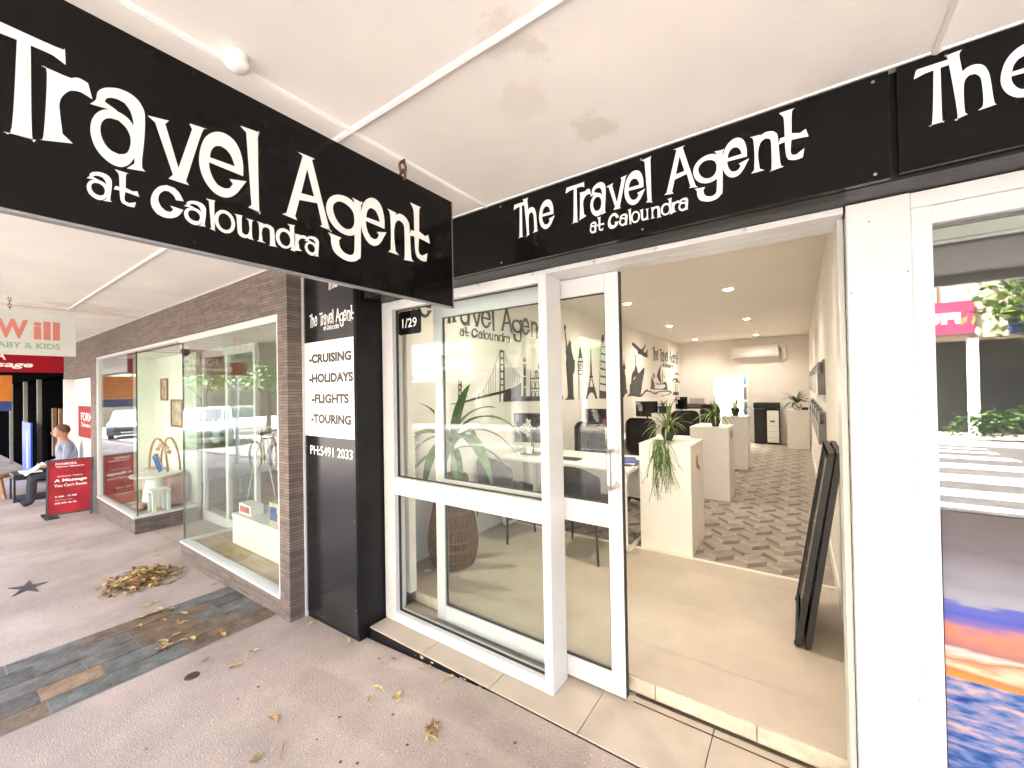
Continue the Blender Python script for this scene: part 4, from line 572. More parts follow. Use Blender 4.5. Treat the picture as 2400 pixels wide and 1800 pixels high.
# --- goods in the left bay
ct = thing('cone_table', 'white cone shaped play table in the left bay', 'table', (-7.35, 1.82, .01))
b = B(); b.lathe(-7.35, 1.82, [(.16, .009), (.155, .05), (.10, .40), (.09, .425)], 28); b.build('base', LAM, ct, smooth=False)
b = B(); b.lathe(-7.35, 1.82, [(.27, .426), (.28, .435), (.28, .45), (.27, .46)], 32); b.build('tabletop', LAM, ct)
for (nm, lb, x, y, z, s, m) in (('picture_book', 'dark blue picture book propped up on the cone table', -7.30, 1.84, .461, (.16, .03, .24), PR[1]), ('soft_toy', '', 0, 0, 0, None, None)):
    if s:
        t = thing(nm, lb, 'book', (x, y, z)); M = Matrix.Translation((x, y, z)) @ Matrix.Rotation(R(-22), 4, 'Y') @ Matrix.Rotation(R(12), 4, 'X'); b = B(); b.box(0, s[0], 0, .004, 0.004, s[2], M); b.box(0, s[0], .024, .028, .004, s[2], M); b.build('cover', m, t)
        b = B(); b.box(.004, s[0]-.006, .0045, .0235, .006, s[2]-.004, M); b.build('pages', LAM, t)
def blob(b, c, r, n=10, m=12):
    rows = [[(c[0]+r[0]*math.sin(math.pi*i/n)*math.cos(2*math.pi*k/m), c[1]+r[1]*math.sin(math.pi*i/n)*math.sin(2*math.pi*k/m), c[2]+r[2]*math.cos(math.pi*i/n)) for k in range(m)] for i in range(n+1)]; b.grid(rows, True)
PNK = pm('blush_plush', (.55, .33, .28), .9, .1, 40, .4, 200)
t = thing('soft_toy', 'pink plush rabbit lying at the foot of the cone table', 'toy', (-7.25, 1.62, .009))
b = B(); blob(b, (-7.25, 1.63, .062), (.11, .06, .052)); b.build('body', PNK, t, smooth=True); b = B(); blob(b, (-7.38, 1.62, .052), (.055, .05, .045)); b.build('head', PNK, t, smooth=True)
for dy in (-.02, .03): b = B(); blob(b, (-7.46, 1.62+dy, .04), (.05, .015, .012), 6, 8); b.build('ear', PNK, t, smooth=True)
t = thing('play_gym', 'wooden arched baby play gym with hanging beads in the left bay', 'play gym', (-7.75, 1.98, .01))
b = B(); b.box(-8.35, -7.12, 1.9, 2.12, .009, .42); b.build('padded_base', pm('rose_padding', (.55, .36, .35), .9, .08, 12, .2, 100), t, bevel=.02)
for y in (1.94, 2.08):
    b = B(); b.tube([(-7.72+.42*math.cos(a), y, .421+.48*math.sin(a)) for a in [math.pi*q/18 for q in range(19)]], .014, 8); b.build('arch', pm('pinkish_timber', (.45, .25, .19), .5, .15, 10), t)
for q in range(7):
    a = math.pi*(.3+.4*q/6); b = B(); x = -7.72+.42*math.cos(a); z = .421+.48*math.sin(a); b.tube([(x, 2.0, z), (x, 2.0, z-.07)], .003, 5); blob(b, (x, 2.0, z-.09), (.03, .03, .03), 6, 8); b.build('bead', PR[2] if q % 2 else PNK, t)
t = thing('stool', 'small square white stool beside the cone table', 'stool', (-6.98, 1.75, .009))
boxes([(-7.10, -6.87, 1.66, 1.86, .27, .30)]).build('seat', LAM, t, bevel=.004)
for x in (-7.09, -6.91):
    for y in (1.67, 1.82): boxes([(x, x+.035, y, y+.035, .009, .2695)]).build('leg', LAM, t)
PF = pm('picture_frame_terracotta', (.36, .13, .08), .5, .1)
for nm, lb, x0, x1, z0, z1 in (('framed_picture', 'small framed picture with a blue motif on the left bay wall', -8.42, -8.10, 1.45, 1.80), ('framed_picture', 'larger terracotta framed picture on the left bay wall', -7.95, -7.46, 1.05, 1.47)):
    t = thing(nm, lb, 'picture', ((x0+x1)/2, 2.165, z0)); boxes([(x0, x1, 2.15, 2.168, z0, z0+.03), (x0, x1, 2.15, 2.168, z1-.03, z1), (x0, x0+.03, 2.15, 2.168, z0+.03, z1-.03), (x1-.03, x1, 2.15, 2.168, z0+.03, z1-.03)]).build('frame', PF, t)
    boxes([(x0+.03, x1-.03, 2.16, 2.169, z0+.03, z1-.03)]).build('print', pm('print_cream', (.6, .5, .38), .6, .4, 9), t)
# ================================================================ neighbours' signs
t = thing('hanging_sign', 'pale hanging sign with salmon and sage lettering for baby and kids wear', 'sign', (-6, .2, 2.36))
pn = boxes([(-6.012, -5.988, -.95, .864, 1.945, 2.362)]).build('panel', PALE, t, bevel=.002)
b = B(); txt(b, 'Husk &', (-5.987, -.55, 2.098), (0, 1, 0), (0, 0, 1), .80, .178, .001, .03); txt(b, 'W', (-5.987, .36, 2.098), (0, 1, 0), (0, 0, 1), .19, .178, .001, .04); txt(b, 'ill', (-5.987, .582, 2.098), (0, 1, 0), (0, 0, 1), .172, .178, .001, .04); b.build('lettering', PINKTXT, pn)
b = B(); txt(b, 'BABY & KIDS', (-5.987, .325, 2.008), (0, 1, 0), (0, 0, 1), .43, .056, .001, .03); b.build('lettering', GRNTXT, pn)
b = B(); txt(b, 'Husk & Will', (-6.013, .76, 2.098), (0, -1, 0), (0, 0, 1), 1.515, .178, .001, .03); b.build('lettering', GRNTXT, pn)
for y in (.44, -.6):
    c = B()
    for z, ax in ((2.462, 0), (2.43, 1), (2.40, 0), (2.375, 1)): c.tube([((-6+(.010*math.cos(q) if ax else 0), y+(0 if ax else .010*math.cos(q)), z+.019*math.sin(q))) for q in [2*math.pi*k/12 for k in range(13)]], .003, 6, False)
    c.build('chain', pm('grey_chain', (.2, .19, .18), .6, .3, metal=.6), t)
t = thing('hanging_sign', 'red hanging massage shop sign with bold white lettering', 'sign', (-8.9, .4, 2.35))
pn = boxes([(-8.93, -8.90, -.6, 1.16, 1.893, 2.35)]).build('panel', RED, t, bevel=.002)
b = B(); txt(b, 'FORMOSA', (-8.899, -.10, 2.06), (0, 1, 0), (0, 0, 1), .72, .13, .001, .012); txt(b, 'Taiwan Massage', (-8.899, -.36, 1.94), (0, 1, 0), (0, 0, 1), 1.22, .10, .001, .03, shear=.2); b.build('lettering', SIGNW, pn)
b = B(); txt(b, 'FORMOSA', (-8.931, .8, 2.13), (0, -1, 0), (0, 0, 1), 1.0, .14, .001, .012); b.build('lettering', SIGNW, pn)
b = B(); b.tube([(-8.915, -.3, 2.35), (-8.915, -.3, 2.479)], .006, 6); b.tube([(-8.915, .9, 2.35), (-8.915, .9, 2.479)], .006, 6); b.build('hanger', BLACKP, t)
# red sandwich board
t = thing('sandwich_board', 'red massage sandwich board with white lettering on the pavement', 'sandwich board', (-9.1, 1.15, -.25))
A0 = Vector((-9.03, .985, -.254)); A1 = Vector((-8.885, 1.441, -.25)); T0 = Vector((-9.14, .955, .585)); T1 = Vector((-9.02, 1.425, .585))
Uv = (A1-A0).normalized(); Vv = ((T0+T1)/2-(A0+A1)/2).normalized(); Vv = (Vv-Uv*Vv.dot(Uv)).normalized(); Nv = Uv.cross(Vv)
def on(o, u, v, w): return o+Uv*u+Vv*v+Nv*w
WB = (A1-A0).length; HB = .86
def pb(b, u0, u1, v0, v1, w0, w1): b.poly([(u0, v0), (u1, v0), (u1, v1), (u0, v1)], [], lambda u, v, w: on(A0, u, v, w0+w), w1-w0)
b = B(); pb(b, .02, WB-.02, .07, HB-.02, -.004, .004); brd = b.build('board', RED2, t)
b = B(); pb(b, 0, .02, -.0, HB, -.012, .012); pb(b, WB-.02, WB, 0, HB, -.012, .012); pb(b, .02, WB-.02, HB-.02, HB, -.012, .012); pb(b, .02, WB-.02, .05, .07, -.012, .012); b.build('frame', BLKPL, t)
b = B()
bk_ = Vector((-.40, .10, 0))
for u in (.01, WB-.01):
    p0 = on(A0, u, HB-.02, -.02); p1 = on(A0, u, 0, 0)+bk_; p1.z = zp(p1.x)+.005; b.tube([p0, p1], .010, 6)
pa_, pc_ = on(A0, .01, 0, 0)+bk_, on(A0, WB-.01, 0, 0)+bk_; b.tube([(pa_.x, pa_.y, -.235), (pc_.x, pc_.y, -.235)], .01, 6); b.build('back_frame', BLKPL, t)
b = B(); b.box(-9.47, -9.02, .98, 1.12, zp(-9.2)+.004, zp(-9.2)+.02); b.build('foot_bar', BLKPL, t)
b = B()
for s, u, v, w, h, bo in (('FORMOSA', .09, .775, .22, .034, .012), ('Taiwan Massage', .09, .735, .30, .026, .02), ('Authentic Taiwan', .11, .60, .26, .020, .0), ('A Massage', .08, .515, .34, .055, .03), ("You Can't Resist", .08, .455, .34, .04, .015), ('9 AM - 10 PM', .09, .30, .22, .026, .012), ('Open Seven Days', .09, .255, .18, .014, .0), ('0756 2930 186 196', .09, .205, .22, .024, .02)):
    txt(b, s, on(A0, u, v, .0045), Uv, Vv, w, h, .001, bo)
b.build('lettering', SIGNW, brd)
# ================================================================ far shops along the footpath
fsh = thing('dark_shopfront', 'dark row of shopfronts with pale posts far along the footpath', 'shop', (-16, 1.5, -.5))
DK = pm('interior_shade_black', (.004, .0035, .0035), .9, .3, 2, spec=0)  # near-black colour stands in for the shade inside the shop openings
boxes([(-11.47, -11.41, 1.5, 3, -.6, 2.478), (-40, -11.47, 3.0, 3.1, -1.6, 2.48), (-40, -11.47, 1.5, 3.1, 1.95, 2.478)]).build('shade_black_wall', DK, fsh)
for i, x in enumerate((-14.8, -17.2, -20.5)): boxes([(x-.05, x+.05, 1.49, 1.56, zp(x)-.1, 1.95)]).build('post', pm('pale_post', (.30, .31, .27), .6, .1), fsh)
boxes([(-40, -13.0, 1.75, 1.8, -1.6, 1.95)]).build('shade_sheet', pm('opening_shade_black', (.003, .003, .0035), .9, .3, 2, spec=0), fsh)  # black sheet, the openings' shade put into its colour
for q in ((-12.9, -12.8, 1.5, 1.56, .3, 1.3), (-12.15, -12.05, 1.5, 1.56, .4, 1.3), (-12.5, -11.9, 1.57, 1.6, -.1, .35)): boxes([q]).build('timber_panel', pm('brown_timber_panel', (.26, .15, .08), .6, .2, 5), fsh)
t = thing('banner', 'bright blue upright banner leaning by the far shopfront posts', 'banner', (-14.5, 1.35, -.4))
boxes([(-15.6, -14.2, 1.33, 1.36, zp(-15)+.02, .95)]).build('cloth', BLUE, t); boxes([(-14.75, -14.6, 1.322, 1.329, -.1, .75)]).build('white_print', SIGNW, t)
t = thing('hanging_sign', 'orange hanging sign far along the footpath', 'sign', (-13, .5, 1.98)); boxes([(-13.02, -12.98, -.4, .98, 1.465, 1.985)]).build('panel', ORANGE, t, bevel=.002); b = B(); b.tube([(-13, .2, 1.985), (-13, .2, 2.479)], .008, 6); b.build('hanger', BLACKP, t)
t = thing('hanging_sign', 'dark blue sign hung below the orange sign', 'sign', (-13.1, .5, 1.46)); boxes([(-13.12, -13.08, -.4, .98, 1.27, 1.455)]).build('panel', NAVY, t, bevel=.002); b = B(); b.tube([(-13.1, .2, 1.455), (-13.1, .2, 2.479)], .008, 6); b.build('hanger', BLACKP, t)
t = thing('bench', 'black padded bench on thin legs by the massage shop', 'bench', (-11.6, 1.05, -.33))
z0 = zp(-11.6); boxes([(-12.0, -11.35, .86, 1.42, z0+.40, z0+.50)]).build('seat', BLKPL, t, bevel=.02)
for x in (-11.97, -11.40):
    for y in (.88, 1.38): b = B(); b.tube([(x, y, z0), (x, y, z0+.3995)], .014, 6); b.build('leg', BLKPL, t)
boxes([(-11.97, -11.38, .9, 1.38, z0+.012, z0+.05)]).build('lower_shelf', BLKPL, t)
t = thing('stool', 'rustic honey timber stool at the far left edge', 'stool', (-12.3, .80, -.34)); z0 = zp(-12.3)
b = B(); b.lathe(-12.3, .72, [(.20, z0+.40), (.22, z0+.43), (.21, z0+.47), (0, z0+.475)], 18, True); b.build('seat', WOOD, t)
for a in (.5, 2.6, 4.7):
    b = B(); b.tube([(-12.3+.10*math.cos(a), .72+.10*math.sin(a), z0+.42), (-12.3+.21*math.cos(a), .72+.21*math.sin(a), z0+.005)], [.035, .026], 8); b.build('leg', WOOD, t)
# seated person, seen from the side
def skinned(name, verts, edges, rad, mat, parent=None, org=None, sub=2):
    me = bpy.data.meshes.new(name); o_ = Vector(ORG[parent.name]) if parent is not None else Vector(org)
    me.from_pydata([tuple(Vector(v)-o_) for v in verts], edges, [])
    ob = bpy.data.objects.new(name, me); COL.objects.link(ob); me.materials.append(mat)
    if parent is not None: ob.parent = parent
    else: ob.location = o_
    ORG[ob.name] = o_
    a = ob.modifiers.new('skin', 'SKIN'); a.use_smooth_shade = True
    for i, r in enumerate(rad): me.skin_vertices[0].data[i].radius = (r, r)
    me.skin_vertices[0].data[0].use_root = True
    s = ob.modifiers.new('sub', 'SUBSURF'); s.levels = sub; s.render_levels = sub
    return ob
px_, py_, pz_ = -10.8, 1.45, zp(-10.8)
SH = pm('grey_blue_shirt', (.30, .33, .42), .9, .15, 14, .2, 90)
V = [(px_, py_, pz_+.52), (px_, py_, pz_+.68), (px_, py_-.02, pz_+.88), (px_, py_-.03, pz_+1.00), (px_, py_-.06, pz_+1.09), (px_, py_-.08, pz_+1.20), (px_, py_-.085, pz_+1.27),
     (px_+.17, py_-.03, pz_+.97), (px_+.20, py_-.06, pz_+.72), (px_+.16, py_-.28, pz_+.66), (px_+.14, py_-.36, pz_+.67), (px_-.17, py_-.03, pz_+.97), (px_-.20, py_-.06, pz_+.72), (px_-.16, py_-.28, pz_+.66), (px_-.14, py_-.36, pz_+.67),
     (px_+.10, py_-.08, pz_+.50), (px_+.11, py_-.42, pz_+.50), (px_+.11, py_-.44, pz_+.07), (px_+.11, py_-.55, pz_+.04), (px_-.10, py_-.08, pz_+.50), (px_-.11, py_-.42, pz_+.50), (px_-.11, py_-.44, pz_+.07), (px_-.11, py_-.55, pz_+.04)]
E_ = [(0, 1), (1, 2), (2, 3), (3, 4), (4, 5), (5, 6), (3, 7), (7, 8), (8, 9), (9, 10), (3, 11), (11, 12), (12, 13), (13, 14), (0, 15), (15, 16), (16, 17), (17, 18), (0, 19), (19, 20), (20, 21), (21, 22)]
RD = [.15, .145, .16, .10, .055, .085, .06, .06, .045, .035, .03, .06, .045, .035, .03, .085, .065, .045, .04, .085, .065, .045, .04]
pe = skinned('person', V, E_, RD, SH, org=(px_, py_, pz_)); tag(pe, 'person in a grey blue shirt seated outside the massage shop holding white papers', 'person')
bpy.context.view_layer.update()
nm_ = bpy.data.meshes.new_from_object(pe.evaluated_get(bpy.context.evaluated_depsgraph_get())); pe.modifiers.clear(); pe.data = nm_; nm_.materials.clear()
for m in (SH, pm('dark_trousers', (.035, .035, .045), .9, .2, 14, .2, 90), SKIN): nm_.materials.append(m)
for p in nm_.polygons:
    c = p.center; p.use_smooth = True
    p.material_index = 2 if (c.z > .62 and c.y < -.27) or c.z > 1.06 else 1 if c.z < .60 and (c.y < -.02 or c.z < .5) else 0
b = B(); blob(b, (px_, py_-.085, pz_+1.225), (.082, .10, .118)); blob(b, (px_, py_-.185, pz_+1.21), (.016, .025, .02), 6, 8); b.build('face', SKIN, pe, smooth=True)
b = B(); blob(b, (px_, py_-.065, pz_+1.26), (.088, .10, .10)); b.build('hair', pm('brown_hair', (.10, .055, .03), .7, .2, 60), pe, smooth=True)
pp = boxes([(-10.97, -10.63, .89, 1.13, zp(-11)+.58, zp(-11)+.60)]); pp.m = 0; M_ = Matrix.Translation((-10.8, 1.05, zp(-11)+.62)) @ Matrix.Rotation(R(38), 4, 'X'); pp.box(-.17, .17, -.14, .14, 0, .004, M_)
tag(pp.build('papers', SIGNW, org=(-10.8, 1.01, -.2)), "white papers held by the seated person", 'papers')
z0 = zp(-10.8); t = thing('stool', 'black stool under the seated person behind the red board', 'stool', (-10.8, 1.45, z0))
b = B(); b.lathe(-10.8, 1.45, [(.15, z0+.36), (.17, z0+.38), (.17, z0+.41), (.15, z0+.42)], 16); b.build('seat', BLKPL, t)
for a in (.8, 2.35, 3.9, 5.5): b = B(); b.tube([(-10.8+.11*math.cos(a), 1.45+.11*math.sin(a), z0+.36), (-10.8+.16*math.cos(a), 1.45+.16*math.sin(a), z0)], .012, 6); b.build('leg', BLKPL, t)
# ================================================================ inside the agency: wall graphics
WX = -2.697
names = {'bridge': ('bridge_decal', 'black suspension bridge decal with two towers on the left wall', .0012), 'palace': ('palace_decal', 'black domed palace and minarets decal on the left wall', .0016), 'statue': ('statue_decal', 'black robed statue raising a torch, decal on the left wall', .0012),
 'clock_tower': ('clock_tower_decal', 'black clock tower decal with a pointed roof', .0012), 'lattice_tower': ('lattice_tower_decal', 'black iron lattice tower decal with arched feet', .0012), 'leaning_tower': ('leaning_tower_decal', 'black banded leaning tower decal beside the door stile', .0012),
 'cathedral': ('cathedral_decal', 'black onion domed cathedral decal', .0012), 'tower_spire': ('spire_decal', 'black spire with a small flag, decal behind the ship', .0012), 'ship': ('ship_decal', 'black cruise ship bow decal riding a wave', .0018), 'opera_house': ('opera_house_decal', 'black sail roofed opera house decal with water swirls', .0012),
 'palm': ('palm_tree_decal', 'black twin palm tree decal at the far end of the wall', .0012), 'aeroplane': ('aeroplane_decal', 'dark climbing aeroplane decal above the ship', .0012)}
for k, polys in MURAL.items():
    nm, lb, d_ = names[k]; b = B()
    for i, P in enumerate(polys): b.poly(P, [], lambda u, v, w: (WX+w, u, v), d_+.0003*(i % 4))
    P0 = [p for q in polys for p in q]; tag(b.build(nm, INK, org=(WX, sum(p[0] for p in P0)/len(P0), min(p[1] for p in P0))), lb, 'wall decal', 'travel decals on the left wall')
b = B(); logo(b, (WX, 2.976-.153*1.58, 2.178), (0, 1, 0), (0, 0, 1), 1.58, 1.2, .0015)
tag(b.build('wall_lettering', INK, org=(WX, 3.4, 2.1)), 'large dark shop name lettering on the left wall above the bridge', 'wall lettering')
b = B(); logo(b, (WX, 9.489+.33*1.45, 2.125), (0, 1, 0), (0, 0, 1), 1.5, 1.4, .0015)
tag(b.build('wall_lettering', INK, org=(WX, 10.5, 2.1)), 'smaller looking shop name lettering near the far end of the left wall', 'wall lettering')
# ================================================================ ceiling fittings
DLG = 'recessed ceiling downlights'
def downlight(x, y, label):
    t = thing('downlight', label, 'downlight', (x, y, 2.70), DLG)
    b = B(); b.lathe(x, y, [(.058, 2.6985), (.058, 2.693), (.046, 2.691), (.044, 2.6945)], 24, False); b.build('trim_ring', WHITE, t)
    b = B(); b.lathe(x, y, [(.044, 2.6945), (0, 2.6945)], 24, False); b.build('lamp', em('lamp_glow', (1, .80, .55), 14), t)
    l_ = bpy.data.lights.new('downlight_beam', 'SPOT'); l_.energy = DLP; l_.color = (1, .925, .83); l_.spot_size = R(150); l_.spot_blend = .9; l_.shadow_soft_size = .045
    o = bpy.data.objects.new('beam', l_); COL.objects.link(o); o.parent = t; o.location = (0, 0, -.012)
DLP = 5.8
for x, y, lb in ((-.68, 5.56, 'downlight nearest the door, right row'), (-1.944, 5.6, 'downlight nearest the door, left row'), (-.735, 8.27, 'middle downlight of the right row'), (-2.03, 8.24, 'middle downlight of the left row'), (-.80, 11.1, 'downlight of the right row just before the air conditioner'), (-2.13, 11.1, 'downlight of the left row nearest the back wall'), (-.66, 2.95, 'downlight just inside the door, right row'), (-1.90, 2.95, 'downlight just inside the window, left row')): downlight(x, y, lb)
b = B(); b.lathe(-1.428, 8.29, [(.05, 2.699), (.05, 2.689), (.04, 2.682), (0, 2.681)], 20, False); tag(b.build('smoke_detector', WHITE, org=(-1.43, 8.29, 2.7)), 'round white smoke detector on the interior ceiling', 'smoke detector')
l_ = bpy.data.lights.new('panel', 'AREA'); l_.energy = 16; l_.size = 1.0; l_.color = (1, .97, .9)  # unseen lamp and glowing panel, added to brighten the back room
t = thing('added_room_light', 'added unseen panel that brightens the white back room', 'ceiling light', (-1.5, 13.1, 2.69)); o = bpy.data.objects.new('glow', l_); COL.objects.link(o); o.parent = t; o.location = (0, 0, -.03)
boxes([(-2.0, -1.0, 12.6, 13.6, 2.672, 2.6995)]).build('diffuser', em('panel_glow', (1, .97, .9), 1.5), t)
ac = thing('air_conditioner', 'white wall mounted split air conditioner high on the back wall', 'air conditioner', (-.85, 11.9, 2.2))
b = B(); b.poly([(11.999, 2.21), (11.80, 2.21), (11.765, 2.26), (11.765, 2.44), (11.80, 2.50), (11.999, 2.50)], [], lambda u, v, w: (-1.40+w, u, v), 1.0); b.build('body', WHITE, ac, bevel=.01)
b = B(); b.box(-1.36, -.44, 11.785, 11.80, 2.203, 2.2095); b.box(-1.36, -.44, 11.7625, 11.7645, 2.275, 2.279); b.build('louvre', GREYP, ac)
boxes([(-.395, -.25, 11.93, 11.999, 2.42, 2.52), (-.33, -.25, 11.93, 11.999, 2.15, 2.419)]).build('pipe_cover', WHITE, ac, bevel=.004)
t = thing('light_switch', 'white light switch beside the back doorway', 'light switch', (-.92, 11.99, 1.33)); boxes([(-.96, -.88, 11.985, 11.999, 1.27, 1.39)]).build('plate', WHITE, t, bevel=.003); boxes([(-.93, -.91, 11.98, 11.9845, 1.31, 1.35)]).build('rocker', LAM, t)
bs_ = thing('bookshelf', 'white bookshelf with blue folders inside the back room', 'bookshelf', (-1.15, 13.0, .08))
b = boxes([(-1.26, -1.22, 12.5, 13.9, .08, 2.0)] + [(-1.2195, -.62, 12.5, 13.9, z, z+.03) for z in (.3, .7, 1.1, 1.5, 1.9)]); b.build('shelf_frame', LAM, bs_)
for i, z in enumerate((.73, 1.13, 1.53)):
    b = B(); 
    for k in range(7): b.box(-1.20, -.95, 12.52+k*.07, 12.57+k*.07, z, z+.24+.04*((k*7+i) % 3))
    b.build('folders', [PR[1], GREYP, PR[1]][i], bs_)
# ================================================================ plinths
PG = 'white plinths along the aisle'
def plinth(label, x0, x1, y0, y1, zt, group=PG):
    t = thing('plinth', label, 'plinth', ((x0+x1)/2, (y0+y1)/2, .08), group)
    boxes([(x0, x1, y0, y1, .084, zt-.0185)]).build('body', LAM, t, bevel=.002); boxes([(x0-.001, x1+.001, y0-.001, y1+.001, zt-.018, zt)]).build('top', LAM, t, bevel=.002)
plinth('white plinth nearest the door with a trailing plant in front', -1.212, -.772, 3.735, 4.28, 1.03)
plinth('second white plinth along the aisle with a spider plant on top', -1.19, -.737, 5.75, 6.25, 1.005)
plinth('third white plinth along the aisle, farthest of the row', -1.13, -.735, 7.98, 8.40, .995)
plinth('white plinth by the back wall under a broad leafed plant', -.245, .165, 11.1, 11.5, .955)
FT = pm('coral_plastic', (.50, .20, .11), .4, .3, 30)
t = thing('fish_ornament', 'small coral fish ornament on the side of the nearest plinth', 'ornament', (-.765, 4.02, .86)); b = B()
b.tube([(-.765, 3.99+.03*math.cos(a), .86+.055*math.sin(a)) for a in [R(80+200*q/10) for q in range(11)]], [.004+.005*math.sin(math.pi*q/10) for q in range(11)], 7); b.tube([(-.765, 4.0, .82), (-.762, 4.03, .79), (-.763, 4.06, .80)], [.008, .009, .004], 7); b.build('body', FT, t)
b = B(); b.poly([(0, 0), (.03, .03), (.035, -.005), (.02, -.03)], [], lambda u, v, w: (-.767+w, 4.02+u, .80+v), .004); b.build('fin', FT, t)
t = thing('ring_ornament', 'small pale ring ornament on the side of the second plinth', 'ornament', (-.73, 5.95, .90)); b = B(); b.tube([(-.728, 5.95+.035*math.cos(a), .91+.045*math.sin(a)) for a in [2*math.pi*q/14 for q in range(15)]], .009, 7, False); b.build('ring', pm('silver_grey', (.4, .37, .33), .4, .2), t); b = B(); blob(b, (-.728, 5.95, .91), (.006, .02, .026), 6, 8); b.build('bead', FT, t)
# ---------------------------------------------------------------- plants
def blade(b, c, az, el, ln, w, droop, n=8, tw=0):
    p = Vector(c); d = Vector((math.cos(az)*math.cos(el), math.sin(az)*math.cos(el), math.sin(el))); pts = [p.copy()]; ws = []
    for i in range(n):
        p = p + d*(ln/n); d = (d + Vector((0, 0, -droop/n))).normalized(); pts.append(p.copy())
    for i in range(n+1): s = i/n; ws.append(w*(math.sin(math.pi*min(1, (s*.93+.07)))**.7)*(1 if s < .98 else .15))
    b.strap(pts, ws, (-math.sin(az), math.cos(az), tw), .3)
def spider(label, x, y, z, s=1.0, seed=1, n=26):
    rs = random.Random(seed); t = thing('spider_plant', label, 'pot plant', (x, y, z), 'spider plants in black pots on the plinths')
    b = B(); b.lathe(x, y, [(.036*s, z), (.042*s, z+.02*s), (.060*s, z+.06*s), (.064*s, z+.10*s), (.050*s, z+.14*s), (.045*s, z+.135*s), (.043*s, z+.11*s), (0, z+.108*s)], 18, True); b.build('pot', pm('dark_olive_pot', (.035, .032, .02), .4, .3, 20), t)
    b = B(); b2 = B()
    for i in range(n):
        az = rs.uniform(0, 6.28); blade(b if i % 3 else b2, (x+.01*math.cos(az), y+.01*math.sin(az), z+.11*s), az, R(rs.uniform(28, 85)), s*rs.uniform(.16, .36), .0090*s, rs.uniform(1.2, 3.0), 10)
    b.build('leaves', LEAFL, t); b2.build('leaves', LEAFG, t)
spider('spider plant in a black pot on the nearest plinth above the trailing strands', -1.02, 3.99, 1.0305, .95, 3, 46)
spider('spider plant in a black pot on the second plinth', -.908, 5.92, 1.0055, 1.05, 9, 50)
spider('spider plant in a small black pot on the farthest plinth', -.93, 8.12, .9955, 1.05, 4, 44)
t = thing('trailing_plant', 'green trailing cactus strands hanging down the front of the nearest plinth', 'pot plant', (-1.02, 3.72, 1.03)); b = B(); b2 = B(); rs = random.Random(8)
def strand(b, p, n, r, sx):
    pts = [Vector(p)]; d = Vector((sx, -.12, -1))
    for i in range(n):
        d = (d*.8+Vector((rs.uniform(-.5, .5)+sx*.3, rs.uniform(-.06, .05), -1))*.35).normalized(); q = pts[-1]+d*.036; q.y = min(q.y, 3.728); pts.append(q)
        if rs.random() < .22 and n > 4: strand(b, q, int(n*.35), r*.85, sx+rs.uniform(-.7, .7))
    b.tube([tuple(q) for q in pts], r, 4, False)
for i in range(40):
    x = -1.02+rs.gauss(0, .03); n = rs.randint(5, 12); p0 = (x, 3.86, 1.045); p1 = (x+rs.uniform(-.01, .01), 3.725, 1.035)
    (b if i % 3 else b2).tube([p0, ((p0[0]+p1[0])/2, 3.79, 1.06), p1], .0028, 4, False); strand(b if i % 3 else b2, p1, n, .0021, (x+1.02)*4+rs.uniform(-.35, .5))
b.build('strands', LEAFG, t); b2.build('strands', LEAFL, t)
t = thing('leafy_plant', 'broad leafed plant in a black and white spotted pot on the back plinth', 'pot plant', (-.06, 11.28, .955))
b = B(); b.lathe(-.06, 11.28, [(.05, .9555), (.085, .99), (.10, 1.05), (.085, 1.11), (.075, 1.10), (0, 1.095)], 18); b.build('pot', LAM, t)
b = B()
for a, z_ in ((3.9, 1.03), (4.5, 1.07), (5.0, 1.01), (5.5, 1.06), (4.2, .99), (4.75, 1.04)): blob(b, (-.06+.098*math.cos(a), 11.28+.098*math.sin(a), z_), (.016, .016, .016), 5, 6)
b.build('spots', BLKPL, t)
b = B(); rs = random.Random(12)
for i in range(22):
    az = rs.uniform(0, 6.28); blade(b, (-.06, 11.28, 1.10), az, R(rs.uniform(15, 75)), rs.uniform(.28, .44), .03, rs.uniform(.7, 1.9), 8)
b.build('leaves', LEAFD, t)
t = thing('tray', 'small black box beside the spotted pot', 'box', (.09, 11.2, .955)); boxes([(.03, .15, 11.13, 11.25, .9555, 1.0)]).build('body', BLKPL, t, bevel=.004); boxes([(.028, .152, 11.128, 11.252, 1.0005, 1.012)]).build('lid', BLKPL, t)
# large floor plant in the cane basket
t = thing('cane_basket', 'tall woven cane basket holding a dracaena inside the window', 'basket', (-2.43, 2.56, .08))
prof = [(.165, .08), (.19, .14), (.205, .22), (.207, .30), (.195, .40), (.172, .52), (.150, .64), (.135, .74), (.130, .80)]
b = B(); NB = 46
for k in range(NB):
    a = 2*math.pi*k/NB; b.tube([(-2.43+r*math.cos(a), 2.56+r*math.sin(a), z) for r, z in prof], .0062, 5)
b.build('uprights', WICK, t)
b = B()
for i, (r, z) in enumerate(prof):
    for dz in ((0, .012) if i in (0, 2, 5, 8) else (0,)): b.tube([(-2.43+(r-.004)*math.cos(a), 2.56+(r-.004)*math.sin(a), z+dz+.006) for a in [2*math.pi*q/40 for q in range(41)]], .0065, 5, False)
b.build('hoops', WICK, t); b = B(); b.lathe(-2.43, 2.56, [(r-.016, z) for r, z in prof], 28, True); b.build('liner', pm('cane_liner', (.13, .065, .035), .8, .2, 20), t)
t = thing('floor_plant', 'large dracaena with long arching strap leaves in the cane basket', 'pot plant', (-2.43, 2.56, .80))
b = B(); b.tube([(-2.43, 2.56, .78), (-2.42, 2.56, 1.0), (-2.43, 2.55, 1.16)], [.018, .016, .012], 8); b.build('stem', pm('green_stem', (.14, .16, .06), .6, .2, 20), t)
b = B(); rs = random.Random(21)
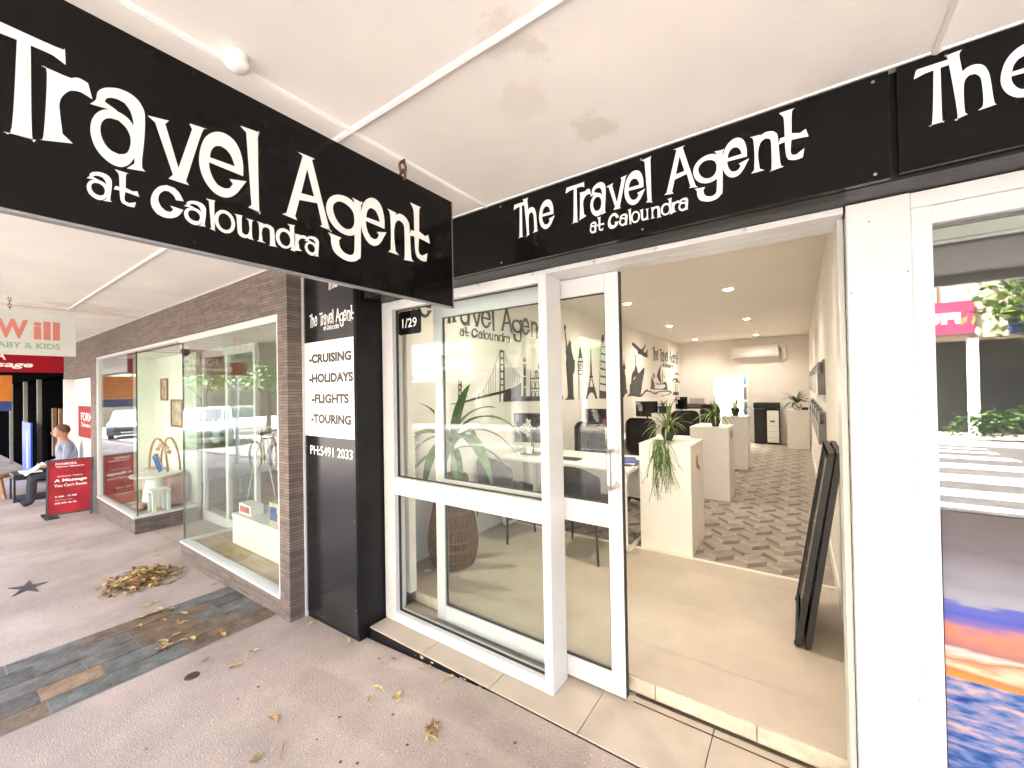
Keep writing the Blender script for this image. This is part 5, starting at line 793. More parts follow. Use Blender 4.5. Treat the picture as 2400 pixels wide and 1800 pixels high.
for az, el, ln, dr in ((-25, 70, .62, 1.2), (10, 55, .70, 2.2), (-70, 35, .62, 2.6), (-110, 40, .58, 2.5), (-150, 45, .5, 2.4), (-40, 25, .66, 2.7), (30, 40, .66, 2.4), (70, 60, .5, 1.6), (-90, 70, .5, 1.5), (-10, 10, .62, 2.0), (-130, 15, .50, 2.3), (50, 20, .6, 2.0), (-60, 5, .55, 1.7), (95, 40, .4, 2.2), (-20, 45, .72, 2.5), (-100, 8, .5, 1.5)):
    blade(b, (-2.43, 2.555, 1.02+rs.random()*.14), R(az), R(el), ln*1.12, .043, dr*1.0, 14, rs.uniform(-.3, .3))
b.build('leaves', LEAFG, t)
b = B(); b.lathe(-2.50, 2.33, [(.03, .0805), (.03, .083), (0, .0835)], 18, False); tag(b.build('floor_outlet', WHITE, org=(-2.5, 2.33, .08)), 'round white floor outlet cap near the cane basket', 'floor outlet')
# ================================================================ desks, chairs, screens
def desk(label, x0, x1, y0, y1):
    t = thing('desk', label, 'desk', ((x0+x1)/2, (y0+y1)/2, .08), 'white desks along the left wall')
    boxes([(x0, x1, y0, y1, .795, .822)]).build('desktop', LAM, t, bevel=.003)
    for x in (x1-.05, x0+.05):
        b = B(); P = []; 
        for (cy, cz, a0) in ((y0+.10, .70, 180), (y1-.10, .70, 90), (y1-.10, .17, 0), (y0+.10, .17, -90)):
            for q in range(6): a = R(a0-90*q/5); P.append((x, cy+.08*math.cos(a), cz+.08*math.sin(a)))
        P.append(P[0]); b.tube(P, .02, 8, False); b.build('leg', WHITE, t)
    boxes([(x0+.08, x1-.08, y1-.05, y1-.03, .40, .78)]).build('modesty_panel', LAM, t)
desk('white desk just inside the window with visitor chairs in front', -2.66, -1.225, 3.50, 4.25)
desk('second white desk from the window, beside the second plinth', -2.66, -1.22, 5.55, 6.28)
desk('third white desk from the window, beside the farthest plinth', -2.66, -1.2, 7.85, 8.55)
def monitor(label, x, y, w, h, z, rz=0):
    t = thing('monitor', label, 'monitor', (x, y, z), 'computer monitors on the desks'); ORG[t.name] = Vector((0, 0, 0))
    pn = boxes([(-w/2, w/2, -.012, .012, .13, .13+h)]).build('panel', BLKPL, t, bevel=.003); ORG[pn.name] = Vector((0, 0, 0)); boxes([(-w/2+.008, w/2-.008, -.0145, -.0125, .138, .122+h)]).build('screen', SCREEN, pn)
    b = B(); b.tube([(0, .03, .012), (0, .03, .25)], .017, 8); b.box(-.11, .11, -.06, .11, 0, .011); b.build('stand', GREYP, t); t.rotation_euler.z = rz; return t
def flowers(label, x, y, z, m):
    t = thing('orchid', label, 'flower', (x, y, z), 'white orchids beside the monitors'); b = B(); b.tube([(x, y, z), (x+.02, y, z+.1), (x-.01, y-.01, z+.20)], .004, 5); b.build('stem', LEAFG, t)
    b = B(); rs = random.Random(int(abs(x*1000)))
    for k in range(3):
        cx, cz = x+rs.uniform(-.06, .06), z+.16+.05*k
        for q in range(5): a = q*1.2566+rs.random(); b.poly([(0, 0), (.018, .022), (.0, .055), (-.018, .022)], [], lambda u, v, w: (cx+u*math.cos(a)-v*math.sin(a), y-.02-w, cz+u*math.sin(a)+v*math.cos(a)), .002)
    b.build('petals', m, t)
    b = B(); b.lathe(x, y, [(.03, z-.06), (.04, z), (0, z)], 12); b.build('pot', LAM, t)
PURP = pm('magenta_petal', (.30, .04, .14), .6, .4, 20)
monitor('black monitor on the desk nearest the window', -2.42, 3.80, .40, .32, .8225, R(8)); flowers('white orchid in front of the monitor nearest the window', -2.36, 3.66, .92, SIGNW)
monitor('black monitor with magenta flowers before it, seen through the door glass', -2.47, 5.70, .37, .27, .8225, R(4)); flowers('white orchid before the second monitor', -2.46, 5.58, .93, SIGNW)
t = thing('flowers', 'small bunch of magenta flowers before the second monitor', 'flower', (-2.34, 5.58, .8225)); b = B(); b.lathe(-2.34, 5.58, [(.025, .8225), (.03, .92), (.027, .92), (0, .90)], 12); b.build('vase', GREYP, t); b = B(); rs = random.Random(4)
for k in range(9): blob(b, (-2.34+rs.uniform(-.06, .06), 5.58+rs.uniform(-.04, .04), 1.0+rs.uniform(-.05, .08)), (.026, .026, .022), 5, 7)
b.build('petals', PURP, t)
monitor('black monitor on the third desk', -2.43, 8.0, .42, .30, .8225, R(3)); flowers('white orchid before the third monitor', -2.52, 7.9, .95, SIGNW)
monitor('black monitor farthest from the window', -2.35, 10.5, .27, .30, .84, R(25)); flowers('white orchid before the farthest monitor', -2.42, 10.36, .98, SIGNW)
# visitor chairs
def vchair():
    t = thing('visitor_chair', 'black curved back visitor chair with thin legs at the first desk, right one', 'chair', (0, 0, 0), 'black visitor chairs'); ORG[t.name] = Vector((0, 0, 0))
    b = B(); b.poly(rrect(-.23, .23, -.20, .22, .06), [], lambda u, v, w: (u, v, .43+w), .05); b.build('seat', MESHF, t, bevel=.015)
    b = B(); rows = []
    for i in range(13):
        a = R(-62+124*i/12); hgt = .80-.13*abs(math.sin(a))**2.5; x, y = .255*math.sin(a), -.03-.22*math.cos(a)
        rows.append([(x, y, .52), (x*1.02, y-.012, .66), (x*1.0, y-.02, hgt), (x*.93, y+.008, hgt), (x*.95, y+.018, .66), (x*.93, y+.03, .52)])
    b.grid(rows, False); b.face(rows[0][::-1]); b.face(rows[-1])
    b.build('backrest', MESHF, t, smooth=True)
    for sx in (-1, 1):
        for sy in (-1, 1): b = B(); b.tube([(sx*.19, sy*.17, .43), (sx*.225, sy*.215, .0)], .011, 8); b.build('leg', BLKPL, t)
    return t
v0 = vchair(); v0.location = (-1.60, 3.36, .08)
dup(v0, (-2.48, 3.37, .08), R(-6), 'black visitor chair at the first desk, left one behind the basket')
dup(v0, (-2.24, 7.5, .08), R(4), 'black visitor chair at the third desk, behind the small white stand'); dup(v0, (-1.64, 7.5, .08), R(-5), 'black visitor chair at the third desk beside the second plinth')
def ochair():
    t = thing('office_chair', 'black mesh office chair at the first desk with a bag on it', 'chair', (0, 0, 0), 'black mesh office chairs'); ORG[t.name] = Vector((0, 0, 0))
    b = B(); b.poly(rrect(-.24, .24, -.24, .22, .08), [], lambda u, v, w: (u, v, .45+w), .06); b.build('seat', MESHF, t, bevel=.02)
    b = B(); P = rrect(-.21, .21, .60, 1.05, .09); b.poly([(u*(.9+.15*(v-.6)), v) for u, v in P], [], lambda u, v, w: (u, .24-.25*u*u+w+.06*(v-.6), v), .018); bkr = b.build('backrest', MESHF, t)
    b = B(); pp_ = [(u*(.9+.15*(v-.6)), .25-.25*u*u+.06*(v-.6), v) for u, v in P]; b.tube(pp_+[pp_[0]], .014, 6, False); b.build('back_frame', BLKPL, bkr)
    b = B(); b.tube([(0, .10, .45), (0, .27, .48), (0, .28, .70)], .02, 8); b.tube([(0, 0, .45), (0, 0, .12)], .025, 10); b.build('column', BLKPL, t)
    b = B()
    for k in range(5): a = k*1.2566; b.tube([(0, 0, .12), (.27*math.cos(a), .27*math.sin(a), .07)], [.022, .014], 6); blob(b, (.27*math.cos(a), .27*math.sin(a), .032), (.028, .028, .032), 6, 8)
    b.build('castor_base', BLKPL, t)
    for sx in (-1, 1): b = B(); b.tube([(sx*.25, .08, .47), (sx*.27, .08, .66), (sx*.27, -.12, .67)], .016, 6); b.build('armrest', BLKPL, t)
    return t
o0 = ochair(); o0.location = (-2.22, 4.62, .04)
dup(o0, (-1.72, 4.95, .08), R(-12), 'black mesh office chair between the first and second desks'); dup(o0, (-1.47, 6.75, .08), R(10), 'black mesh office chair behind the second desk'); dup(o0, (-1.62, 9.1, .08), R(-20), 'black mesh office chair behind the third desk, farthest back')
t = thing('handbag', 'black bag hung over the back of the first office chair', 'bag', (-2.0, 4.55, .75)); b = B(); b.poly([(-.10, 0), (.10, 0), (.13, .12), (.06, .28), (.02, .32), (-.03, .30), (-.09, .18)], [], lambda u, v, w: (-2.02+u, 4.56+w, .70+v), .07); b.build('body', MESHF, t, bevel=.02); b = B(); b.tube([(-2.02, 4.60, 1.0), (-2.03, 4.64, 1.08), (-2.0, 4.70, 1.06)], .008, 6); b.build('strap', MESHF, t)
t = thing('table_stand', 'small white framed tabletop notice stand on the second desk', 'notice stand', (-1.5, 5.62, .8225))
b = B(); b.tube([(-1.75, 5.60, .8285), (-1.72, 5.61, 1.03), (-1.70, 5.61, 1.06), (-1.65, 5.61, 1.06), (-1.63, 5.61, 1.03), (-1.60, 5.60, .8285)], .008, 7); b.build('frame', WHITE, t); boxes([(-1.712, -1.638, 5.612, 5.618, .86, 1.0)]).build('card', pm('printed_card', (.10, .09, .08), .6, .8, 60), t)
t = thing('magazines', 'fanned stack of magazines on the first desk', 'magazines', (-1.36, 3.72, .8225))
for k, m in enumerate((PR[2], GREYP, LAM, PR[1])):
    b = B(); M_ = Matrix.Translation((-1.37, 3.80, .823+k*.008)) @ Matrix.Rotation(R(-25+k*17), 4, 'Z'); b.box(-.11, .11, -.15, .15, 0, .0065, M_); b.build('magazine', m, t)
t = thing('keyboard', 'thin dark keyboard on the first desk', 'keyboard', (-1.95, 3.72, .8225)); boxes([(-2.12, -1.80, 3.66, 3.78, .8225, .835)]).build('body', GREYP, t, bevel=.003); b = B()
for r_ in range(4):
    for k in range(11): b.box(-2.11+k*.0275, -2.087+k*.0275, 3.668+r_*.027, 3.69+r_*.027, .8352, .838)
b.build('keys', BLKPL, t)
t = thing('desk_cabinet', 'white desktop cabinet carrying a black planter', 'cabinet', (-1.85, 7.2, .08)); boxes([(-2.05, -1.70, 7.0, 7.4, .08, 1.06)]).build('body', LAM, t, bevel=.003); boxes([(-2.055, -1.695, 6.995, 7.405, 1.0605, 1.08)]).build('top', LAM, t); boxes([(-2.04, -1.71, 6.99, 6.999, .15, 1.04)]).build('door', LAM, t)
t = thing('bowl_planter', 'black bowl planter on a saucer with a small dark plant', 'pot plant', (-1.90, 7.18, 1.0805)); b = B(); b.lathe(-1.9, 7.18, [(.10, 1.0805), (.13, 1.09), (.10, 1.095), (.07, 1.10), (.09, 1.20), (.08, 1.20), (0, 1.185)], 18); b.build('bowl', BLKPL, t); b = B(); rs = random.Random(2)
for k in range(9): az = rs.uniform(0, 6.28); blade(b, (-1.9, 7.18, 1.19), az, R(rs.uniform(30, 75)), rs.uniform(.1, .2), .02, 1.4, 6)
b.build('leaves', LEAFD, t)
t = thing('credenza', 'low white credenza along the back wall', 'cabinet', (-2.28, 11.6, .08)); boxes([(-2.62, -1.95, 11.4, 11.95, .08, .93)]).build('body', LAM, t, bevel=.003); b = B()
for x in (-2.5, -2.3, -2.1): b.tube([(x, 11.398, .86), (x, 11.38, .86)], .02, 10)
b.build('knob', GREYP, t)
t = thing('desktop_printer', 'dark desktop printer with an upright paper tray on the credenza', 'printer', (-2.25, 11.62, .9305)); boxes([(-2.5, -2.02, 11.5, 11.85, .9305, 1.06)]).build('body', GREYP, t, bevel=.01); boxes([(-2.42, -2.05, 11.72, 11.75, 1.0605, 1.20)]).build('paper_tray', pm('pale_tray', (.45, .43, .40), .5, .1), t); boxes([(-2.44, -2.03, 11.46, 11.4995, .95, .97)]).build('output_slot', BLKPL, t)
cpr = thing('photocopier', 'tall black and cream office photocopier against the back wall', 'photocopier', (-.66, 11.8, .08))
boxes([(-.935, -.665, 11.72, 11.97, .085, .93), (-.664, -.40, 11.72, 11.97, .085, .93)]).build('body', BLKPL, cpr, bevel=.008); boxes([(-.66, -.42, 11.70, 11.719, .13, .90)]).build('front_panel', LAM, cpr, bevel=.004)
boxes([(-.945, -.39, 11.68, 11.97, .95, 1.09)]).build('scanner_lid', BLKPL, cpr, bevel=.015); boxes([(-.86, -.70, 11.64, 11.679, .93, .96)]).build('control_panel', GREYP, cpr, bevel=.004)
b = B()
for z in (.25, .39, .53): b.box(-.655, -.425, 11.698, 11.6995, z, z+.004)
b.box(-.60, -.50, 11.697, 11.6995, .62, .66); b.build('drawer_gap', GREYP, cpr)
for x in (-.88, -.46): b = B(); b.tube([(x, 11.75, .08), (x, 11.75, .0845)], .03, 10); b.build('foot', BLKPL, cpr)
# brochure racks on the right wall
ACR = pm('clear_grey_acrylic', (.20, .19, .18), .15, .2, 6, spec=.7)
def rack(label, y, z, h):
    t = thing('brochure_holder', label, 'brochure holder', (.19, y, z), 'clear brochure holders on the right wall'); 
    boxes([(.182, .1985, y-.34, y+.34, z, z+h)]).build('back', ACR, t); boxes([(.140, .146, y-.34, y+.34, z, z+h*.62)]).build('front', ACR, t); boxes([(.146, .182, y-.34, y+.34, z, z+.006), (.146, .182, y-.34, y-.334, z+.006, z+h*.62), (.146, .182, y+.334, y+.34, z+.006, z+h*.62)]).build('side', ACR, t)
    boxes([(.150, .178, y-.31, y+.31, z+.0065, z+h*.93)]).build('brochures', pm('brochure_stack', (.16, .15, .14), .5, .6, 5), t)
U_ = ['nearest', 'second', 'third', 'fourth', 'farthest']
for i, y in enumerate((5.15, 5.95, 6.8, 7.75, 8.8)):
    rack('clear brochure holder, %s of the upper row on the right wall' % U_[i], y, 1.44, .33); rack('clear brochure holder, %s of the lower row on the right wall' % U_[i], y, .97, .31)
# folded black A-frame leaning on the right wall
t = thing('folded_board', 'folded black sandwich board leaning on the right wall inside the door', 'sandwich board', (.05, 3.05, .08))
def leaf_(off, nm, m):
    b = B(); A = Vector((-.035+off, 2.775, .095)); Tp = Vector((.135+off*.8, 2.80, 1.17)); Yv = Vector((.0, .60, 0)); n = Vector((1, 0, 0))
    def P(u, v, w): return A + Yv*u + (Tp-A)*v + n*w
    def slab_(u0, u1, v0, v1, w0, w1): b.poly([(u0, v0), (u1, v0), (u1, v1), (u0, v1)], [], lambda u, v, w: P(u, v, w0+w), w1-w0)
    if nm == 'frame': 
        for u0, u1, v0, v1 in ((0, .05, 0, 1), (.95, 1, 0, 1), (.05, .95, .0, .04), (.05, .95, .96, 1)): slab_(u0, u1, v0, v1, -.014, .014)
    else: slab_(.05, .95, .04, .96, -.006, .006)
    b.build(nm, m, t)
leaf_(0, 'frame', BLKPL); leaf_(.046, 'frame', BLKPL); leaf_(0, 'panel', pm('scuffed_clear_panel', (.20, .175, .15), .25, .5, 5)); leaf_(.046, 'panel', BLKPL)
for x in (-.037, .009):
    for y in (2.79, 3.36): b = B(); b.tube([(x, y-.012, .098), (x, y+.014, .098)], .017, 10); b.build('foot', BLKPL, t)
# ================================================================ fallen leaves
LP = [(-3.017, 0.979), (-2.782, 1.056), (-2.852, 1.18), (-2.161, 0.972), (-1.977, 0.816), (-1.877, 1.375), (-1.856, 1.313), (-1.745, 1.391), (-1.708, 1.379), (-2.844, 1.556), (-4.744, 0.709), (-7.327, 1.08), (-6.024, 0.894), (-4.283, 1.035), (-4.26, .99), (-2.431, 1.56), (-4.073, 1.025), (-4.047, 0.964), (-4.044, 0.91), (-3.999, 1.069), (-3.827, 1.113), (-3.73, 1.043), (-3.61, 1.023), (-3.288, 1.142), (-3.24, 1.145), (-3.401, 0.975), (-3.493, 0.896), (-3.414, 0.858), (-3.352, 1.011), (-3.405, 0.897), (-5.833, 1.44), (-5.642, 1.45), (-5.60, 1.40), (-1.61, 1.60)]
rs = random.Random(77)
def leafmesh(seed, mat):
    r = random.Random(seed); ln = r.uniform(.055, .085); w = ln*r.uniform(.16, .24); b = B(); rows = []; curl = r.uniform(.3, 1.1); tw = r.uniform(-.6, .6)
    for i in range(9):
        s = i/8; hw = w*math.sin(math.pi*min(1, .04+s*.96))**.8; x = (s-.5)*ln; zc = .004+.35*curl*ln*(s-.5)**2+.002*math.sin(s*7+seed); yc = .12*ln*math.sin(s*3+seed)
        rows.append([(x, yc-hw*math.cos(tw*s), zc+hw*.45*curl+abs(hw*math.sin(tw*s))), (x, yc, zc), (x, yc+hw*math.cos(tw*s), zc+hw*.5*curl+abs(hw*math.sin(tw*s))*.3)])
    b.grid(rows); b.tube([(-.5*ln, rows[0][1][1], .005), (-.5*ln-.018, rows[0][1][1]+.004, .004)], .0009, 4)
    return b, mat
protos = []
for i in range(6):
    b, m = leafmesh(i*3+1, (DRYL, DRYY, DRYB, DRYL, DRYY, DRYL)[i]); protos.append(b)
KIND = ('tan', 'yellow green', 'brown', 'tan', 'yellow', 'tan'); MATS = (DRYL, DRYY, DRYB, DRYL, DRYY, DRYL)
made = {}
LG = 'dry leaves scattered on the pavement'
def put_leaf(x, y, k, rz, label, sc=1.0):
    z = zp(x)+(.007 if -4.08 < x < -3.2 else .001)
    if k not in made:
        o = protos[k].build('fallen_leaf', MATS[k], smooth=True); made[k] = o
    else: o = made[k].copy(); COL.objects.link(o)
    o.location = (x, y, z); o.rotation_euler = (0, 0, rz); o.scale = (sc,)*3; tag(o, label, 'leaf', LG)
GEN = 'curled dry leaf among those scattered over the slate strip'
spots = ['curled leaf just right of the slate strip near the drain cap', 'pale leaf lying alone past the slate strip edge', 'short brown leaf alone on concrete before the sign pillar', 'tan leaf alone on open concrete near the middle foreground', 'yellow leaf at the bottom edge of the photo', 'pale leaf below the doorstep, uppermost of a small group', 'tan leaf left of the group below the doorstep', 'tan leaf in the small group below the doorstep', 'orange tan leaf, lowest of the group below the doorstep', 'leaf lying against the stone base left of the sign pillar',
         'small pale leaf near the star inlay', 'tiny leaf far up the pavement by the left bay', 'small leaf between the left bay and the leaf pile']
for i, (x, y) in enumerate(LP):
    lb = spots[i] if i < len(spots) else ('dry leaf on the pavement between the leaf pile and the slate strip' if i in (13, 14) else 'yellow leaf at the foot of the sign pillar' if i == 15 else 'dry leaf blown into the children shop entrance' if 30 <= i <= 32 else 'leaf at the foot of the black doorstep riser' if i == 33 else GEN)
    put_leaf(x, y, rs.randrange(6), rs.uniform(0, 6.28), lb, rs.uniform(.8, 1.25))
for i in range(9):
    x, y = rs.uniform(-4.0, -3.35), rs.uniform(.85, 1.15); put_leaf(x, y, rs.randrange(6), rs.uniform(0, 6.28), GEN, rs.uniform(.6, 1.0))
for i in range(9):
    x, y = (rs.uniform(-5.1, -4.15), rs.uniform(1.38, 1.455)) if i < 5 else (rs.uniform(-2.2, -1.5), rs.uniform(1.58, 1.645)); put_leaf(x, y, rs.randrange(6), rs.uniform(0, 6.28), 'small dry leaf drifted against the base of the right bay' if i < 5 else 'small dry leaf drifted against the tiled doorstep', rs.uniform(.5, .8))
# the raked pile: nobody could count it
b = B(); rs = random.Random(31)
for i in range(520):
    r_ = abs(rs.gauss(0, 1)); a = rs.uniform(0, 6.28); u, v = .30*min(r_, 2.2)*.52*math.cos(a), .26*min(r_, 2.2)*.52*math.sin(a)
    h = max(0, .075*math.exp(-(u*u/.03+v*v/.022)))*rs.random()
    src = protos[rs.randrange(6)]; M_ = Matrix.Translation((-4.95+u, 1.12+v, zp(-4.95)+.004+h)) @ Matrix.Rotation(rs.uniform(0, 6.28), 4, 'Z') @ Matrix.Rotation(rs.gauss(0, .45), 4, 'X') @ Matrix.Rotation(rs.gauss(0, .35), 4, 'Y') @ Matrix.Scale(rs.uniform(.8, 1.25), 4)
    k = len(b.v); b.v += [tuple(M_ @ Vector(p)) for p in src.v]
    mi = rs.choices([0, 1, 2], [5, 2, 3])[0]
    for f_ in src.f: b.f.append(tuple(k+q for q in f_)); b.mi.append(mi)
b.v = [(x, y, max(z, zp(x)+.0015)) for x, y, z in b.v]
tag(b.build('leaf_litter', [DRYL, DRYY, DRYB], org=(-4.95, 1.12, -.145), smooth=True), 'raked heap of dry brown leaves on the pavement before the right bay', 'leaf litter', None, 'stuff')
t = thing('wilted_flower', 'wilted tuft of yellow green leaves in the right foreground', 'leaf tuft', (-1.41, 1.325, zp(-1.41)))
b = B(); b2 = B(); rs = random.Random(6)
for i in range(22): blade(b if i % 2 else b2, (-1.41+rs.gauss(0, .012), 1.335+rs.gauss(0, .018), zp(-1.41)+.012), rs.uniform(0, 6.28), R(rs.uniform(0, 40)), rs.uniform(.03, .085), .0055, rs.uniform(.8, 2), 5)
for q in (b, b2): q.v = [(x, y, max(z, zp(x)+.002)) for x, y, z in q.v]
b.build('leaves', DRYY, t); b2.build('leaves', DRYB, t)
b = B(); b.tube([(-1.971, .932, zp(-1.97)+.005), (-1.93, .915, zp(-1.93)+.009), (-1.872, .872, zp(-1.87)+.005)], [.002, .0028, .0014], 5); tag(b.build('twig', DRYB, org=(-1.92, .91, -.05)), 'short dark twig on the foreground pavement', 'twig')
DS = pm('dark_gum_spot', (.10, .085, .08), .7, .3)
rs = random.Random(15); b = B()
for i in range(30):
    x = rs.uniform(-3.0, -.6); y = rs.uniform(.5, 1.6); r_ = rs.choice([.003, .004, .006, .009]); b.poly([(x+r_*rs.uniform(.7, 1.2)*math.cos(a), y+r_*rs.uniform(.6, 1)*math.sin(a)) for a in [2*math.pi*q/9 for q in range(9)]], [], lambda u, v, w: (u, v, zp(u)+.0005+w), .0008)
b.build('gum_spot', DS, bpy.data.objects['pavement'])
# ================================================================ across the street (seen in the panes)
CRM = pm('cream_render', (.62, .52, .38), .8, .08, 1.5); WR = pm('white_render', (.78, .77, .74), .8, .04, 1)
def words(b, s, x1, z, w, h, y=-12.985, bo=.02): txt(b, s, (x1, y, z), (-1, 0, 0), (0, 0, 1), w, h, .004, bo)
t = thing('white_building', 'white rendered shop building across the street', 'shop', (-20, -14, -.5))
boxes([(-34, -14.4, -20, -13.2, 2.58, 7.5), (-34, -11.6, -20, -19, -1.2, 2.6)]).build('upper_wall', WR, t); boxes([(-34, -17, -13.1, -12.99, 2.0, 2.59)]).build('sign_band', SIGNW, t); boxes([(-16.8, -11.6, -13.1, -12.99, 1.9, 2.6)]).build('sign_band', GREYP, t)
b = B(); words(b, 'GHAND', -17.7, 2.14, 1.45, .28); words(b, 'Hillside', -15.3, 3.2, 1.7, .42, -13.195); b.build('lettering', BLKPL, t); b = B(); words(b, 'coco & co', -13.2, 2.28, 1.9, .18); b.build('lettering', SIGNW, t)
for x in (-33, -29, -25, -21, -16.9, -14, -11.7): boxes([(x-.2, x+.2, -13.6, -13.2, -1.2, 2.58)]).build('pier', WR, t)
boxes([(-34, -11.6, -14.5, -14.4, -1.2, 2.58)]).build('shop_window', pm('dim_shop_window', (.06, .06, .06), .2, .3, 1), t)
t = thing('cream_building', 'cream building across the street with pink and blue signs', 'shop', (3, -14, -.1))
boxes([(-11, 14, -20, -13.2, 2.75, 7.5)]).build('upper_wall', CRM, t); boxes([(-1.0, 1.0, -13.15, -13.0, 4.0, 6), (2.9, 3.3, -13.19, -13.1, 3.8, 7)]).build('upper_window', pm('pale_pane', (.5, .55, .6), .2, .05), t)
boxes([(1.6, 4.02, -13.18, -13.02, 2.87, 3.78)]).build('pink_sign', pm('raspberry_sign', (.45, .05, .12), .5, .1, 4), t); boxes([(4.67, 9, -13.18, -13.02, 2.8, 3.5)]).build('blue_sign', NAVY, t); boxes([(-10, 1.2, -13.18, -13.02, 2.75, 3.3)]).build('green_sign', pm('green_sign', (.05, .22, .08), .5, .1, 4), t)
b = B(); txt(b, 'FIU', (3.75, -13.015, 3.15), (-1, 0, 0), (0, 0, 1), .8, .32, .004, .05); b.build('lettering', SIGNW, t)
for x in (-8, -4, .4, 4.0, 8.5): boxes([(x-.1, x+.1, -13.3, -13.1, -.2, 2.75)]).build('pier', WR, t)
boxes([(-11, 14, -14.6, -14.5, -.2, 2.75)]).build('shop_window', pm('dim_shop_window', (.06, .06, .06), .2, .3, 1), t)
def foliage(b, c, r, n, size, seed):
    rs = random.Random(seed); cl = []
    for i in range(max(5, n//120)):
        a = rs.uniform(0, 6.28); e = rs.uniform(-.6, 1.3); q = rs.uniform(.35, .95); cl.append((c[0]+r[0]*q*math.cos(a)*math.cos(e), c[1]+r[1]*q*math.sin(a)*math.cos(e), c[2]+r[2]*q*math.sin(e)))
    for i in range(n):
        k = cl[rs.randrange(len(cl))]; s_ = .34; p = Vector((k[0]+rs.gauss(0, r[0]*s_*.5), k[1]+rs.gauss(0, r[1]*s_*.5), k[2]+rs.gauss(0, r[2]*s_*.5)))
        u = Vector((rs.gauss(0, 1), rs.gauss(0, 1), rs.gauss(0, .6))).normalized(); v = u.cross(Vector((rs.gauss(0, 1), rs.gauss(0, 1), rs.gauss(0, 1)))).normalized(); z = size*rs.uniform(.6, 1.3)
        b.m = rs.randrange(2); b.face([p-u*z, p+v*z*.45, p+u*z, p-v*z*.45])
def tree(label, x, y, h, r, n, seed):
    z0 = zp(x)-.1; t = thing('street_tree', label, 'tree', (x, y, z0), 'trees along the street'); rs = random.Random(seed); b = B(); b.tube([(x, y, z0), (x+.1, y, z0+h*.3), (x+.05, y+.1, z0+h*.55)], [.16, .11, .07], 8)
    for k in range(6): a = k*1.05+rs.random(); b.tube([(x+.07, y, z0+h*(.32+.04*k)), (x+r*.35*math.cos(a), y+r*.35*math.sin(a), z0+h*(.55+.04*k)), (x+r*.7*math.cos(a), y+r*.7*math.sin(a), z0+h*(.7+.04*k))], [.06, .04, .015], 6)
    b.build('trunk', pm('bark', (.16, .12, .085), .9, .3, 12, .5, 60), t)
    b = B(); foliage(b, (x, y, z0+h*.70), (r, r, h*.32), n, .12, seed); b.build('crown', [LEAFG, pm('yellow_green_leaf', (.14, .20, .03), .5, .3, 6)], t)  # crown leaves take one of two greens at random
tree('leafy street tree in front of the white building', -13.2, -12.2, 6.2, 2.3, 3600, 3); tree('street tree before the cream building', 5.4, -12.3, 5.4, 1.7, 3200, 5)
tree('street tree nearest the children shop kerb', -18.5, -6.8, 5.0, 2.2, 3600, 8); tree('street tree beyond the parked pale car', -25, -8.2, 5.2, 2.6, 3200, 9); tree('farthest street tree down the road', -36, -8, 6, 3, 2600, 10); tree('street tree between the two parked cars', -29.5, -6.6, 5.2, 2.4, 2600, 14)
b = B(); foliage(b, (5.9, -11.9, .42), (2.5, .45, .5), 2600, .07, 22); tag(b.build('hedge', [LEAFG, LEAFD], org=(5.9, -11.9, -.05)), 'clipped green hedge across the street by the zebra crossing', 'hedge')
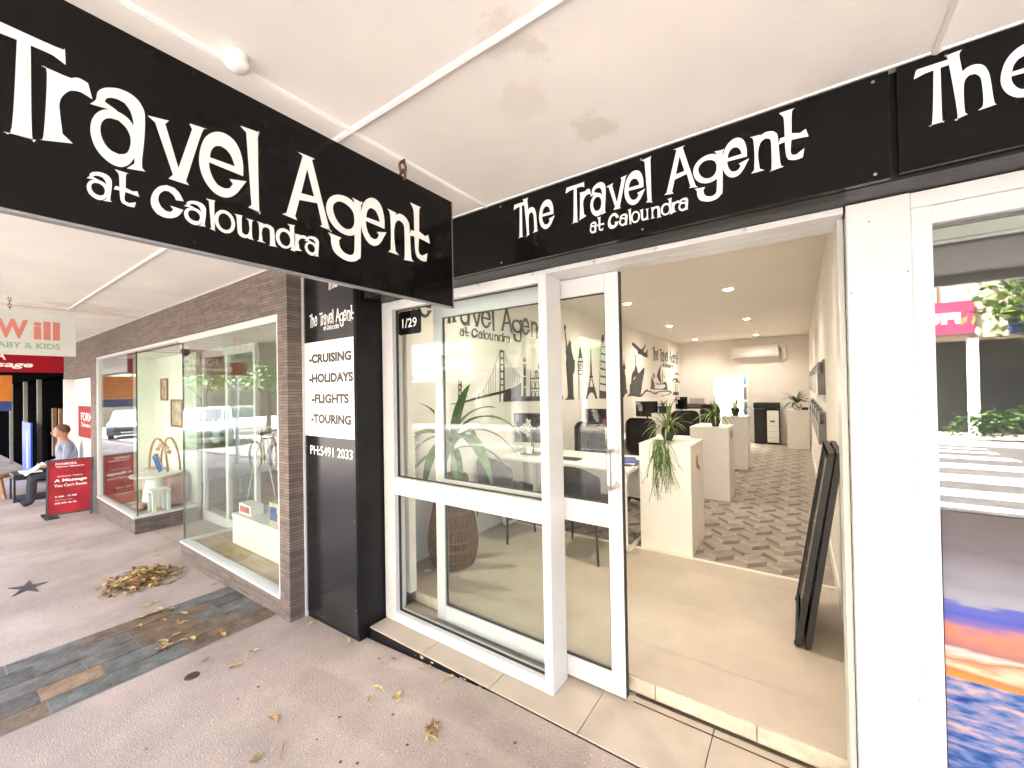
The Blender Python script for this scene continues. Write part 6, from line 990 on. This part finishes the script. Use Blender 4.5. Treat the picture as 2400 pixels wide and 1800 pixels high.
def car(label, x, y, rz, col, suv=True):
    t = thing('parked_car', label, 'car', (x, y, zp(x)-.13), 'cars parked along the street'); ORG[t.name] = Vector((0, 0, 0)); t.rotation_euler.z = rz
    P = [(-2.2, .35), (-2.25, .75), (-2.1, 1.0), (-1.9, 1.08), (-1.55, 1.62), (-1.2, 1.68), (.25, 1.66), (1.05, 1.10), (1.95, .98), (2.2, .80), (2.25, .45), (2.15, .28), (1.75, .26)]
    P += [(1.35+.37*math.cos(a), .34+.37*math.sin(a)) for a in [R(10+160*q/8) for q in range(9)]] + [(.9, .24), (-.9, .24)] + [(-1.35+.37*math.cos(a), .34+.37*math.sin(a)) for a in [R(10+160*q/8) for q in range(9)]] + [(-1.8, .28)]
    b = B(); b.poly(P, [], lambda u, v, w: (u, (w-.9)*(1-.12*max(0, v-1.0)), v), 1.8); b.build('body', col, t, bevel=.05)
    gl_ = pm('car_glass', (.02, .03, .04), .05, .1, spec=.9); b = B()
    b.face([(.32, -.74, 1.60), (.32, .74, 1.60), (1.03, .80, 1.12), (1.03, -.80, 1.12)]); b.v = [(q[0]+.012, q[1], q[2]+.012) for q in b.v]; b.build('windscreen', gl_, t)
    for s in (-1, 1):
        b = B(); b.poly([(-1.75, 1.12), (-1.45, 1.56), (.2, 1.58), (.85, 1.12)], [], lambda u, v, w: (u, s*(.905-.108*max(0, v-1)+w), v), .008); b.build('side_window', gl_, t)
        b = B(); b.poly([(1.95, .78), (2.2, .72), (2.17, .86), (2.0, .93)], [], lambda u, v, w: (u+.03, s*(.55+w), v), .32); b.build('headlight', pm('headlight_lens', (.6, .62, .65), .1, .1), t)
        for xx in (-1.35, 1.35):
            b = B(); b.tube([(xx, s*.70, .33), (xx, s*.92, .33)], .33, 22); w_ = b.build('wheel', BLKPL, t); b = B(); b.tube([(xx, s*.921, .33), (xx, s*.93, .33)], .21, 16); b.build('rim', STEEL, w_)
    boxes([(2.2, 2.275, -.6, .6, .50, .66)]).build('grille', BLKPL, t); boxes([(2.276, 2.285, -.26, .26, .42, .49)]).build('number_plate', SIGNW, t)
car('pale car parked nose to the kerb', -22, -4.3, R(20), pm('pale_car_paint', (.36, .36, .36), .12, .02, coat=.8)); car('silver blue car parked farther down the kerb', -35, -4.5, R(18), pm('silver_blue_car_paint', (.30, .36, .45), .15, .05, metal=.5, coat=.8))
t = thing('bicycle', 'dark bicycle leaning at the kerb before the children shop', 'bicycle', (-10.2, -1.5, zp(-10.2))); z0 = zp(-10.2)
for x in (-10.72, -9.68): b = B(); b.tube([(x+.33*math.cos(a), -1.5, z0+.34+.33*math.sin(a)) for a in [2*math.pi*q/28 for q in range(29)]], .02, 6, False); b.build('wheel', BLKPL, t)
b = B()
for p, q in (((-10.72, .34), (-10.25, .30)), ((-10.25, .30), (-10.42, .85)), ((-10.72, .34), (-10.38, .75)), ((-10.25, .30), (-9.82, .80)), ((-10.38, .75), (-9.82, .82)), ((-9.82, .90), (-9.68, .34))): b.tube([(p[0], -1.5, z0+p[1]), (q[0], -1.5, z0+q[1])], .016, 6)
b.build('frame', GREYP, t); boxes([(-10.52, -10.30, -1.56, -1.44, z0+.85, z0+.90)]).build('saddle', BLKPL, t, bevel=.02); b = B(); b.tube([(-9.82, -1.78, z0+.95), (-9.85, -1.5, z0+.98), (-9.82, -1.22, z0+.95)], .014, 6); b.build('handlebar', BLKPL, t)
for x in (-12.5, -3.6, 3.2): 
    t = thing('awning_post', {-12.5: 'pale steel awning post at the kerb beyond the children shop', -3.6: 'pale steel awning post at the kerb beside the slate strip', 3.2: 'pale steel awning post at the kerb by the zebra crossing'}[x], 'post', (x, -1.8, zp(x)), 'awning posts along the kerb'); b = B(); b.tube([(x, -1.8, zp(x)), (x, -1.8, 2.48)], .045, 12); b.build('shaft', WR, t); b = B(); b.tube([(x, -1.8, zp(x)+.001), (x, -1.8, zp(x)+.03)], .09, 14); b.build('base', GREYP, t)
bpy.context.view_layer.update()
